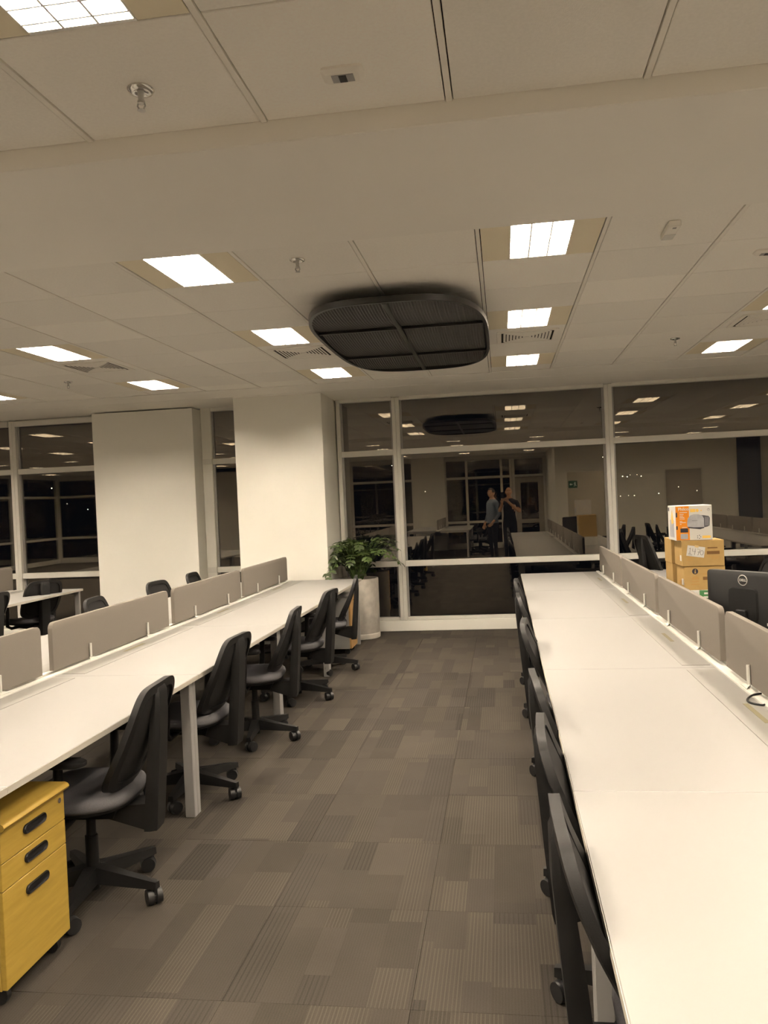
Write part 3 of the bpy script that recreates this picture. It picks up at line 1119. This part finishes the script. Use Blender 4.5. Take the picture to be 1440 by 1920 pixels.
# ================================================================== PEDESTALS
pd = thing('drawer_pedestal', 'yellow wood mobile drawer pedestal under the left desk', 'drawer unit', (-1.62, 2.55, 0))
pw_, pdp = .19, .46
MB().box(-pdp, -.020, -pw_, pw_, .062, .572, .001, 1).build('carcass', MWOOD, pd)
MB().rings([[(x, y, z) for x, y in ((-pdp - .005, -pw_ - .006), (xx, -pw_ - .006), (xx, pw_ + .006), (-pdp - .005, pw_ + .006))] for xx, z in ((.006, .574), (.016, .580), (.020, .588), (.016, .597), (.004, .602))]).build('top', MWOOD, pd, smooth=50)
for z0, z1 in ((.470, .572), (.382, .467), (.066, .379)):
    dr = MB().box(-.0195, 0, -pw_, pw_, z0, z1, .0015, 1).build('drawer', MWOOD, pd)
    zc = (z0 + z1) / 2 + .008 if z1 - z0 < .2 else z1 - .052
    def stad(n, a, r):
        o = []
        for i in range(n):
            tt = -PI / 2 + PI * i / (n - 1); o.append((a + r * math.cos(tt), r * math.sin(tt)))
        for i in range(n):
            tt = PI / 2 + PI * i / (n - 1); o.append((-a + r * math.cos(tt), r * math.sin(tt)))
        return o
    hm = MB()
    hm.rings([[(x, u * k, zc + v * k) for u, v in stad(8, .052, .0155)] for x, k in ((.0005, 1), (.0055, 1), (.0085, .93), (.0040, .80), (.0015, .74))])
    hm.build('handle', MBLK, dr, smooth=40)
MB().cyl((0, .155, .548), (.004, .155, .548), .0095, n=18).box(.004, .006, .153, .157, .543, .553).build('lock', MCHR, pd, smooth=40)
for x in (-.40, -.05):
    for y in (-.15, .15):
        MB().cyl((x, y - .011, .030), (x, y + .011, .030), .029, n=18).cyl((x, y, .045), (x, y, .063), .012, n=10).box(x - .018, x + .018, y - .018, y + .018, .056, .0622).build('caster', MRUB, pd, smooth=40)

p2 = thing('drawer_cabinet', 'white drawer cabinet with tan wooden fronts beside the concrete planter', 'drawer unit', (-1.60, 8.42, 0))
MB().box(-.46, -.020, -.165, .165, .058, .596, .001, 1).build('carcass', MDESK, p2)
MB().box(-.465, 0.0, -.17, .17, .597, .615, .002, 1).build('top', MDESK, p2)
for z0, z1 in ((.452, .594), (.305, .449), (.060, .302)):
    dr = MB().box(-.0195, 0, -.165, .165, z0, z1, .0015, 1).build('drawer', MWOOD2, p2)
    zc = z1 - .045
    MB().lathe([(.005, 0), (.005, .012), (.011, .018), (.009, .024)], n=14).build('knob', MCHR, dr, smooth=50).matrix_local = frame((0.0005, .0, zc), (0, 0, 1), (0, 1, 0)) @ Matrix.Rotation(PI, 4, 'X')
for x in (-.40, -.05):
    for y in (-.13, .13):
        MB().cyl((x, y - .011, .028), (x, y + .011, .028), .027, n=16).cyl((x, y, .04), (x, y, .0585), .011, n=10).build('caster', MRUB, p2, smooth=40)

# ================================================================== PLANTER
pl = thing('potted_plant', 'leafy green plant in a tall round concrete planter by the window', 'plant', (-1.700, 9.31, 0))
pr = .238
MB().lathe([(pr - .012, 0), (pr - .002, .006), (pr, .05), (pr - .002, .062), (pr - .006, .066), (pr - .003, .07), (pr, .30), (pr + .002, .68), (pr, .688), (pr - .006, .69), (pr - .024, .69), (pr - .028, .684), (pr - .028, .64), (.01, .64)], n=48).build('planter', MCONC, pl, smooth=40)
MB().lathe([(pr - .029, .641), (pr - .029, .652), (.1, .660), (.01, .662)], n=32).build('soil', MSOIL, pl)
rp = random.Random(21)
def leaflet(mb, p, d, nrm, L, Wd):
    d = d.normalized()
    s = d.cross(nrm).normalized()
    n2 = s.cross(d)
    prof = [(0, .0), (.18, .62), (.45, 1.0), (.75, .72), (1.0, .0)]
    ctr, lf, rg = [], [], []
    for tt, ww in prof:
        c = p + d * (L * tt) - n2 * (.16 * L * tt * tt)
        ctr.append(mb.bm.verts.new(c))
        if ww > 0:
            lf.append(mb.bm.verts.new(c + s * (Wd * ww) + n2 * (.22 * Wd * ww)))
            rg.append(mb.bm.verts.new(c - s * (Wd * ww) + n2 * (.22 * Wd * ww)))
    F = mb.bm.faces.new
    for side, fl_ in ((lf, 0), (rg, 1)):
        F((ctr[0], side[0], ctr[1]) if fl_ == 0 else (ctr[0], ctr[1], side[0]))
        for i in range(2):
            q = (ctr[i + 1], side[i], side[i + 1], ctr[i + 2])
            F(q if fl_ == 0 else q[::-1])
        F((ctr[3], side[2], ctr[4]) if fl_ == 0 else (ctr[3], ctr[4], side[2]))
fronds = []
for k in range(34):
    a = 2 * PI * k / 34 * 2.618 + rp.uniform(-.3, .3)
    reach = rp.uniform(.16, .42) if k % 3 else rp.uniform(.03, .16)
    top = rp.uniform(.28, .50)
    droop = rp.uniform(.0, .10) if k % 4 else rp.uniform(.10, .26)
    fronds.append((a, reach, top, droop))
fronds += [(PI * 1.31, .44, .44, .34), (PI * 1.28, .42, .40, .42), (PI * 1.33, .38, .46, .20), (PI * 1.35, .46, .36, .30), (PI * 1.4, .36, .46, .06), (.0, .48, .40, .24), (-.25, .46, .42, .22), (-.12, .44, .46, .10), (.1, .40, .50, .05),
           (.3, .38, .50, .05), (-.6, .42, .42, .12), (-1.1, .36, .38, .12), (-1.6, .34, .36, .14)]
for a, reach, top, droop in fronds:
    dx, dy = math.cos(a), math.sin(a)
    # keep inside the niche between column, window and desk
    pts = []
    for i in range(11):
        u = i / 10
        r = .05 + reach * (u ** 1.15)
        z = .655 + top * math.sin(min(1, u * 1.12) * PI * .56) - droop * max(0, u - .45) ** 1.6 * 2.3
        x, y = dx * r, dy * r
        y = min(y, .345)
        x = max(x, -.33) if y > -.33 else x
        if y > -.30:
            x = max(x, -.245 - (.0 if y > -.34 else .1))
        pts.append(Vector((x, y, z)))
    st = MB().tube(pts, [.0065 - .0045 * i / 10 for i in range(11)], 6).build('frond_stem', MSTEM, pl, smooth=60)
    lf = MB()
    for i in range(2, 11):
        d = (pts[min(i + 1, 10)] - pts[i - 1]).normalized()
        side = d.cross(Vector((0, 0, 1)))
        side = side.normalized() if side.length > .05 else Vector((-dy, dx, 0))
        upv = side.cross(d).normalized()
        for s in (-1, 1):
            Ls = rp.uniform(.066, .096) * (1 - .25 * abs(i - 6) / 5)
            leaflet(lf, pts[i], side * s * .9 + d * rp.uniform(.35, .7) + upv * rp.uniform(-.1, .25), upv, Ls, Ls * .26)
    leaflet(lf, pts[10], (pts[10] - pts[9]), Vector((0, 0, 1)), .06, .014)
    lf.build('leaflets', MLEAF, st, smooth=180)['kind'] = 'stuff'

# ================================================================== BOXES ON THE RIGHT DESK
def decal(parent, name, poly, y, m, th=.0006):
    """flat print on a face that looks toward -Y: poly in (x, z)"""
    return MB().prism(poly, lambda u, v, k: (u, y - th * k, v)).build(name, m, parent)
def rect(x0, x1, z0, z1):
    return [(x0, z0), (x1, z0), (x1, z1), (x0, z1)]
def circ(cx, cz, r, n=24):
    return [(cx + r * math.cos(2 * PI * i / n), cz + r * math.sin(2 * PI * i / n)) for i in range(n)]
def fr_y(x, y, z):
    return frame((x, y, z), (1, 0, 0), (0, 0, 1))
def carton(name, label, loc, w_, d_, h_, m=MCARD, group='cardboard boxes on the right desk', cat='box'):
    t = thing(name, label, cat, loc, 0, group)
    MB().box(-w_ / 2, w_ / 2, 0, d_, 0, h_ - .002, .002, 1).build('body', m, t)
    for s in (-1, 1):
        x0, x1 = (0.001, w_ / 2) if s > 0 else (-w_ / 2, -.001)
        MB().box(x0, x1, 0.001, d_ - .001, h_ - .002, h_, .0006, 1).build('lid_flap', m, t)
    return t
BX, BYY = 1.335, 5.80
zA, zB, zC, zD = DZ + .003, .868, 1.033, 1.209
c1 = carton('paper_carton', 'white and green carton at the bottom of the front stack, partly behind the monitor', (BX, BYY, zA), .270, .24, zB - zA - .001, MPAPER)
decal(c1, 'green_band', rect(-.03, .135, .055, .139), -.0002, MGRN)
for k, (a, b) in enumerate(((.0, .075), (-.005, .095))):
    decal(c1, 'print_line', rect(a, b, .112 - k * .026, .124 - k * .026), -.0009, MPAPER)
c2 = carton('carton', 'plain brown carton with a dark round emblem, middle of the front stack', (BX + .010, BYY + .006, zB), .268, .24, zC - zB - .002)
decal(c2, 'round_emblem', circ(-.062, .128, .020), -.0002, MINKB)
decal(c2, 'emblem_stroke', [(-.067, .114), (-.063, .114), (-.058, .142), (-.062, .142)], -.0009, MCARD)
decal(c2, 'emblem_stroke', [(-.060, .114), (-.056, .114), (-.059, .128), (-.062, .128)], -.0009, MCARD)
MTAN = mat('faint_print', (.40, .24, .085), .8, .15)
decal(c2, 'arch_mark', [(-.062 + .026 * math.cos(PI * i / 12), .072 + .024 * math.sin(PI * i / 12)) for i in range(13)], -.0002, MTAN)
for a, b, z in ((-.085, -.040, .055), (-.092, -.035, .036)):
    decal(c2, 'print_line', rect(a, b, z, z + .007), -.0002, MTAN)
decal(c2, 'dark_bar', rect(-.012, .11, .068, .090), -.0002, MINK)
decal(c2, 'print_line', rect(-.015, .09, .105, .113), -.0002, MTAN)
decal(c2, 'print_line', rect(.02, .10, .050, .057), -.0002, MINK)
c3 = carton('carton', 'brown carton with a taped handwritten price sheet, upper one of the front stack', (BX + .002, BYY - .004, zC), .276, .24, zD - zC - .001)
decal(c3, 'dark_bar', rect(.025, .108, .078, .100), -.0002, MINK)
decal(c3, 'print_line', rect(.03, .095, .118, .126), -.0002, MINK)
decal(c3, 'print_line', rect(.03, .10, .060, .066), -.0002, MTAN)
decal(c3, 'print_line', rect(.055, .10, .048, .054), -.0002, MTAN)
decal(c3, 'print_line', rect(-.105, -.060, .055, .061), -.0002, MTAN)
decal(c3, 'print_line', rect(-.110, -.065, .040, .046), -.0002, MTAN)
# tilted sheet 1470
th = math.radians(-9)
def tl(u, v):
    return (-.047 + u * math.cos(th) - v * math.sin(th), .100 + u * math.sin(th) + v * math.cos(th))
sh = decal(c3, 'price_sheet', [tl(*p) for p in ((-.058, -.036), (.058, -.036), (.058, .036), (-.058, .036))], -.0009, MPAPER)
strokes = [[(-.045, .012), (-.038, .020), (-.038, -.018)], [(-.048, -.018), (-.028, -.018)],
           [(-.022, .018), (-.022, -.001), (-.002, -.001)], [(-.004, .020), (-.005, -.024)],
           [(.008, .018), (.028, .016), (.016, -.024)], [(.012, -.002), (.027, -.001)],
           [(.040 + .010 * math.cos(2 * PI * i / 12), -.004 + .016 * math.sin(2 * PI * i / 12)) for i in range(13)], [(-.048, -.027), (-.020, -.027)]]
for s_ in strokes:
    MB().tube([(tl(*p)[0], -.0022, tl(*p)[1]) for p in s_], .0011, 5).build('pen_stroke', MINKB, sh)
decal(c3, 'tape_piece', [tl(*p) for p in ((-.012, .028), (.014, .028), (.014, .042), (-.012, .042))], -.0026, MTAPE)
for t_ in (c2, c3):      # labels on the side facing the aisle
    MB().box(-.1390, -.1340, .02, .06, .035, .075).build('side_label', MPAPER, t_)
    MB().box(-.1390, -.1340, .10, .16, .035, .060).build('side_print', MTAN, t_)
carton('carton', 'brown carton behind, lower one with a pale label on its side', (BX - .012, BYY + .272, zB), .27, .24, zC - zB - .001)
rb = carton('carton', 'brown carton behind, upper one, showing only a narrow side strip', (BX - .016, BYY + .272, zC), .27, .24, zD - zC - .001)
carton('paper_carton', 'white carton at the bottom of the rear stack, hidden by the desk screen', (BX - .012, BYY + .272, zA), .27, .24, zB - zA - .001, MPAPER)

tb = thing('toaster_carton', 'white and orange toaster carton on top of the brown cartons', 'box', (1.287, BYY + .004, zD + .0005), 0, 'cardboard boxes on the right desk')
tw, td, tH = .240, .25, .238
MB().box(-tw / 2, tw / 2, 0, td, 0, tH - .002, .002, 1).build('body', MPAPER, tb)
for s in (-1, 1):
    x0, x1 = (0.001, tw / 2) if s > 0 else (-tw / 2, -.001)
    MB().box(x0, x1, 0.001, td - .001, tH - .002, tH, .0006, 1).build('lid_flap', MPAPER, tb)
decal(tb, 'orange_band', rect(-.118, -.030, .003, .234), -.0002, MORG)
text('Philco', .029, fr_y(-.066, -.0010, .214), MPAPER, tb, 'brand_lettering')
for k, (wd, z) in enumerate(((.050, .190), (.026, .177), (.022, .166), (.030, .156), (.032, .146), (.016, .130), (.040, .121), (.010, .110))):
    decal(tb, 'print_line', rect(-.092, -.092 + wd, z, z + .004), -.0009, MPAPER)
decal(tb, 'print_line', rect(-.078, -.048, .088, .092), -.0009, MPAPER)
decal(tb, 'dark_square', rect(-.090, -.040, .055, .083), -.0009, MINKB)
decal(tb, 'small_picture', rect(-.090, -.042, .010, .046), -.0009, MGREY)
decal(tb, 'edge_mark', rect(-.117, -.108, .160, .192), -.0009, MINKB)
decal(tb, 'edge_mark', rect(-.117, -.107, .075, .100), -.0009, MINKB)
# toaster picture: rounded grey shell with a dark ribbed end
decal(tb, 'toaster_end', [(.035, .080), (.088, .090), (.102, .098), (.105, .150), (.098, .162), (.070, .168), (.030, .172)], -.0002, MDGREY)
decal(tb, 'toaster_shell', [(-.044, .096), (-.044, .125), (-.038, .152), (-.022, .170), (.0, .178), (.032, .176), (.056, .166), (.066, .148), (.066, .086), (.0, .086), (-.036, .090)], -.0009, MGREY)
decal(tb, 'toaster_base', [(-.042, .092), (-.036, .084), (.040, .074), (.066, .082), (.066, .088), (0, .088), (-.036, .093)], -.0014, MINKB)
decal(tb, 'print_line', rect(-.012, .022, .133, .135), -.0016, MDGREY)
for k in range(4):
    decal(tb, 'toaster_rib', rect(.074 + k * .007, .076 + k * .007, .098, .158), -.0009, MGREY)
decal(tb, 'yellow_patch', rect(-.022, .012, .192, .214), -.0002, MYEL)
decal(tb, 'yellow_patch', [(.014, .197), (.028, .190), (.036, .204), (.028, .214), (.016, .212)], -.0002, MYEL)
decal(tb, 'egg_picture', circ(.050, .202, .010), -.0002, MPAPER)
decal(tb, 'egg_picture', circ(.050, .202, .0045), -.0009, MYEL)
MB().tube([(.098 + .008 * math.cos(a), -.0009, .207 + .008 * math.sin(a)) for a in [2 * PI * i / 16 for i in range(17)]], .0008, 5).build('round_mark', MDGREY, tb)
decal(tb, 'round_mark', rect(.097, .099, .205, .216), -.0009, MDGREY)
decal(tb, 'yellow_patch', rect(.052, .106, .012, .030), -.0002, MYEL)
for a in range(5):
    t5 = 2 * PI * a / 5
    decal(tb, 'star_mark', circ(.030 + .011 * math.cos(t5), .022 + .011 * math.sin(t5), .003, 8), -.0002, MINKB)
# side toward the aisle
MB().box(-tw / 2 - .0008, -tw / 2 - .0001, .05, .19, .02, .14).build('side_picture', MGREY, tb)
MB().prism([(.06, .12), (.10, .21), (.14, .15), (.12, .11)], lambda u, v, k: (-tw / 2 - .0004 - .001 * k, u, v)).build('side_picture', MYEL, tb)
MB().box(-tw / 2 - .0008, -tw / 2 - .0001, .20, .235, .20, .225).build('side_print', MINKB, tb)

# ================================================================== MONITOR
mang = math.atan2(-.8, .6)
mo = thing('computer_monitor', 'black computer monitor seen from behind, beside the right picture edge', 'monitor', (1.062 + .6 * .222, 4.5 - .8 * .222, DZ + .001), mang)
# local: width along X, back faces -Y
hw = .226
z0, z1 = .050, .412
MB().rings([[(x, y, (z0 + z1) / 2 + z) for x, z in sup(a, b, 30, 48)] for a, b, y in ((hw, .181, .012), (hw, .181, .0), (hw - .004, .178, -.010), (hw - .02, .160, -.018))]).build('housing', MMON, mo, smooth=30)
MB().box(-hw + .008, hw - .008, .0121, .0135, z0 + .016, z1 - .008).build('screen', MSCR, mo)
MB().rings([[(x, y, .245 + z) for x, z in sup(a, b, 8, 32)] for a, b, y in ((.085, .085, -.017), (.08, .08, -.030))]).build('mount_cover', MMON, mo, smooth=30)
MB().box(-.03, .03, -.048, -.028, .008, .22, .006, 2).build('stand_neck', MMON, mo)
MB().rings([[(x, y - .03, z) for x, y in sup(a, b, 5, 32)] for a, b, z in ((.115, .085, 0), (.115, .085, .007), (.108, .078, .010))]).build('stand_foot', MMON, mo, smooth=30)
lz = .367
MB().tube([(.0255 * math.cos(a), -.0195, lz + .0255 * math.sin(a)) for a in [2 * PI * i / 32 for i in range(33)]], .0022, 6).build('logo_ring', MSILV, mo, smooth=60)
text('DELL', .0175, fr_y(0, -.0188, lz), MSILV, mo, 'logo_lettering', ext=.0008)
MB().box(.13, .19, -.0192, -.0180, .150, .164).build('port_label', MPAPER, mo)
MB().tube([(.02, -.03, .16), (.06, -.06, .10), (.10, -.05, .03), (.16, -.01, .005)], .003, 6).build('power_lead', MBLK, mo, smooth=60)

# black cable loop on the desk
cb = MB()
pts = [(.99, 3.42, DZ + .012), (.955, 3.40, DZ + .012), (.925, 3.365, DZ + .007), (.912, 3.325, DZ + .0065), (.918, 3.29, DZ + .0065), (.945, 3.262, DZ + .0065), (.955, 3.255, DZ + .010)]
def cat(P, n=6):
    P = [Vector(p) for p in P]
    out = []
    for i in range(len(P) - 1):
        p0, p1, p2, p3 = P[max(i - 1, 0)], P[i], P[i + 1], P[min(i + 2, len(P) - 1)]
        for k in range(n):
            t = k / n
            out.append(.5 * ((2 * p1) + (p2 - p0) * t + (2 * p0 - 5 * p1 + 4 * p2 - p3) * t * t + (3 * p1 - p0 - 3 * p2 + p3) * t ** 3))
    return out + [P[-1]]
tag(cb.tube(cat(pts), .0042, 8).build('power_cable', MBLK, smooth=60), 'short black cable loop on the right desk at the screen foot', 'cable')

# ================================================================== EXIT SIGN (rear, mirrored)
ex = thing('exit_sign', 'green running man exit sign on the rear wall, mirrored in the glass', 'sign', (1.755, -1.298, 1.69))
MB().box(-.11, .11, -.001, .018, 0, .18, .003, 1).build('plate', mat('sign_green', (.01, .07, .035), .4, .4), ex)
MSIGN = mat('sign_white', (.8, .85, .8), .4, .4)
def fdec(poly):
    MB().prism(poly, lambda u, v, k: (u, .0182 + .0012 * k, v)).build('pictogram', MSIGN, ex)
fdec([(-.085, .09), (-.045, .125), (-.045, .10), (-.01, .10), (-.01, .08), (-.045, .08), (-.045, .055)])
fdec(circ(.055, .135, .013, 14))
fdec([(.040, .120), (.066, .116), (.066, .080), (.085, .050), (.076, .042), (.052, .075), (.040, .040), (.022, .040), (.022, .050), (.032, .050), (.043, .085)])
fdec([(.030, .115), (.044, .122), (.044, .110), (.022, .090), (.016, .098)])

# ================================================================== PEOPLE (mirrored in the glass, standing at the camera)
def person(label, loc, rz, J, mats, hairy):
    """J: joint positions (local, facing +Y). One continuous skinned body; finger chains rooted in the palms."""
    V, E, R = [], [], []
    def add(p, r, link=None):
        V.append(Vector(p)); R.append(r)
        if link is not None:
            E.append((link, len(V) - 1))
        return len(V) - 1
    pel = add((0, 0, .95), .135)
    wa = add((0, .005, 1.10), .128, pel)
    chst = add((0, .0, 1.28), .148, wa)
    nk0 = add((0, -.012, 1.44), .085, chst)
    nk = add((0, .0, 1.53), .056, nk0)
    add((0, .012, 1.60), .052, nk)
    hands = []
    for s, k in ((-1, 'l'), (1, 'r')):
        hip = add((s * .092, 0, .88), .098, pel)
        kn = add((s * .105, .02, .49), .060, hip)
        an = add((s * .11, -.01, .085), .042, kn)
        ft = add((s * .115, .06, .040), .038, an)
        add((s * .12, .15, .028), .028, ft)
        shd = add((s * .185, -.01, 1.405), .064, nk0)
        el = add(J['elbow_' + k], .043, shd)
        wr_ = add(J['wrist_' + k], .029, el)
        d = (Vector(J['wrist_' + k]) - Vector(J['elbow_' + k])).normalized()
        pm = add(Vector(J['wrist_' + k]) + d * .06, .033, wr_)
        hands.append((Vector(J['wrist_' + k]), d, Vector(J['palm_' + k]).normalized(), s))
    bodyn = len(V)
    roots = [pel]
    for wv, d, pn_, s in hands:
        side = d.cross(pn_).normalized() * s
        pn2 = side.cross(d).normalized()
        if pn2.dot(pn_) < 0: pn2 = -pn2
        for f, (off, ln) in enumerate(((-.030, .066), (-.010, .078), (.010, .073), (.029, .058))):
            b = wv + d * .055 + side * off
            i0 = add(b, .010); roots.append(i0)
            i1 = add(b + d * (.035 + ln * .35), .009, i0)
            i2 = add(b + d * (.035 + ln * .70) + pn2 * .018, .008, i1)
            add(b + d * (.035 + ln * .85) + pn2 * .042, .007, i2)
        b = wv + d * .030 - side * .022
        i0 = add(b, .011); roots.append(i0)
        i1 = add(b + d * .030 - side * .028 + pn2 * .010, .010, i0)
        add(b + d * .058 - side * .032 + pn2 * .028, .008, i1)
    bm = bmesh.new()
    lay = bm.verts.layers.skin.verify()
    vs = []
    for p, r in zip(V, R):
        v = bm.verts.new(p); v[lay].radius = (r, r); vs.append(v)
    for i in roots:
        vs[i][lay].use_root = True
    for a, b in E:
        bm.edges.new((vs[a], vs[b]))
    # broaden the trunk: radius x wider than y
    for i, (rx, ry) in {pel: (.155, .112), wa: (.140, .108), chst: (.175, .118), nk0: (.13, .072)}.items():
        vs[i][lay].radius = (rx, ry)
    me = bpy.data.meshes.new('tmp_body')
    bm.to_mesh(me); bm.free()
    tmp = bpy.data.objects.new('tmp_body', me)
    COL.objects.link(tmp)
    tmp.modifiers.new('s', 'SKIN').use_smooth_shade = True
    sb = tmp.modifiers.new('u', 'SUBSURF'); sb.levels = 2; sb.render_levels = 2
    dg = bpy.context.evaluated_depsgraph_get()
    dg.update()
    m2 = bpy.data.meshes.new_from_object(tmp.evaluated_get(dg))
    bpy.data.objects.remove(tmp)
    # head: one shaped ellipsoid joined to the neck
    bm = bmesh.new()
    bm.from_mesh(m2)
    hz = 1.655
    r = bmesh.ops.create_uvsphere(bm, u_segments=28, v_segments=20, radius=1.0)
    yawh = J.get('head_yaw', 0)
    Rh = Matrix.Rotation(yawh, 3, 'Z')
    for v in r['verts']:
        p = v.co.copy()
        x, y, z = p.x * .074, p.y * .094, p.z * .112
        if z < 0:
            x *= 1 - .28 * (-p.z) ** 1.5
            y = y * (1 - .12 * (-p.z)) + .012 * (-p.z)
        if p.y > .5:                      # face plane, brow, eye sockets, nose, lips, chin
            nx = abs(p.x)
            if nx < .18 and -.38 < p.z < .10: y += .020 * (1 - nx / .18) * (.3 + .7 * min(1, (.10 - p.z) / .42))
            if .22 < nx < .55 and -.05 < p.z < .18: y -= .008
            if nx < .5 and .18 < p.z < .32: y += .004
            if nx < .3 and -.62 < p.z < -.48: y += .004
            if nx < .3 and p.z < -.75: y += .008
        v.co = Rh @ Vector((x, y, z)) + Vector((0, .015, hz))
    for s in (-1, 1):                     # ears
        e = bmesh.ops.create_uvsphere(bm, u_segments=10, v_segments=8, radius=1.0)
        for v in e['verts']:
            v.co = Rh @ Vector((s * (.073 + v.co.x * .010), v.co.y * .018 - .005, v.co.z * .030)) + Vector((0, .015, hz))
    m3 = bpy.data.meshes.new('person')
    bm.to_mesh(m3); bm.free()
    for m in mats: m3.materials.append(m)
    wl = [(w_[0], w_[1]) for w_ in hands]
    for p in m3.polygons:
        p.use_smooth = True
        c = p.center
        i = 1
        arm = min(((c - (w0 - d * .02)).length) for w0, d in wl)
        elb = [Vector(J['elbow_l']), Vector(J['elbow_r'])]
        fore = False
        for (w0, d), e_ in zip(wl, elb):
            tt = (c - e_).dot(d)
            lat = (c - e_ - d * tt).length
            if tt > J.get('sleeve', .0) and lat < .075 and tt < .6: fore = True
        if c.z > 1.50 or fore: i = 0
        elif c.z < .07: i = 3
        elif c.z < .90 and abs(c.x) < .26: i = 2
        if i == 2 and fore: i = 0
        p.material_index = i
    o = bpy.data.objects.new('person', m3)
    COL.objects.link(o)
    o.location = loc
    o.rotation_euler = (0, 0, rz)
    tag(o, label, 'person')
    ey = MB()
    for s in (-1, 1):
        c = Rh @ Vector((s * .031, .0835, .010)) + Vector((0, .015, hz))
        bmesh.ops.create_uvsphere(ey.bm, u_segments=10, v_segments=8, radius=.0105, matrix=Matrix.Translation(c))
    ey.build('eyes', MEYE, o, smooth=180)
    pu = MB()
    for s in (-1, 1):
        c = Rh @ Vector((s * .031, .0915, .010)) + Vector((0, .015, hz))
        bmesh.ops.create_uvsphere(pu.bm, u_segments=8, v_segments=6, radius=.005, matrix=Matrix.Translation(c))
        c1 = Rh @ Vector((s * .014, .101, .030)) + Vector((0, .015, hz)); c2 = Rh @ Vector((s * .048, .086, .030)) + Vector((0, .015, hz))
        pu.tube([c1, (c1 + c2) / 2 + Vector((0, 0, .004)), c2], .0035, 5)
    pu.build('pupils_and_brows', MHAIR, o, smooth=180)
    mo_ = MB()
    c = Rh @ Vector((0, .093, -.058)) + Vector((0, .015, hz))
    mo_.tube([c + Rh @ Vector((-.022, -.006, .002)), c, c + Rh @ Vector((.022, -.006, .002))], [.002, .005, .002], 6)
    mo_.build('lips', mat('lip', (.33, .13, .09), .5, .3), o, smooth=180)
    if hairy:
        hm = MB()
        bmesh.ops.create_uvsphere(hm.bm, u_segments=24, v_segments=16, radius=1.0)
        dl = []
        for v in hm.bm.verts:
            p = v.co.copy()
            if p.z < -.15 or (p.y > .45 and p.z < .52): dl.append(v)
            v.co = Rh @ Vector((p.x * .082, p.y * .102, p.z * .122)) + Vector((0, .012, hz + .004))
        bmesh.ops.delete(hm.bm, geom=dl, context='VERTS')
        hm.build('hair', MHAIR, o, smooth=180)
    return o

person('bald person in a black shirt photographing, mirrored in the window', (.16, -.37, 0), 0,
       dict(elbow_l=(-.23, .10, 1.19), wrist_l=(-.17, .235, 1.40), palm_l=(.3, 1, .2), elbow_r=(.25, .06, 1.16), wrist_r=(-.02, .225, 1.42), palm_r=(-.2, 1, .1), sleeve=.0),
       [MSKIN, MBTEE, MPANT, MSHOE], False)
person('dark haired person in a light blue shirt turned aside, mirrored in the window', (-.25, -.72, 0), A(58),
       dict(elbow_l=(-.27, -.03, 1.13), wrist_l=(-.25, .08, .90), palm_l=(1, 0, 0), elbow_r=(.27, -.04, 1.13), wrist_r=(.24, .14, .95), palm_r=(-1, .2, 0), sleeve=.20),
       [MSKIN, MSHIRT, MPANT, MSHOE], True)
ph = thing('mobile_phone', 'dark mobile phone held up by the bald person, mirrored in the window', 'phone', (0.0, -.022, 1.545))
MB().box(-.036, .036, -.0045, .0045, -.035, .115, .003, 2).build('body', MBLK, ph)
MB().box(-.034, .034, -.0050, -.0046, -.032, .112).build('screen', MSCR, ph)
MB().cyl((.022, .0045, .098), (.022, .0065, .098), .009, n=14).build('camera_bump', MSCR, ph)
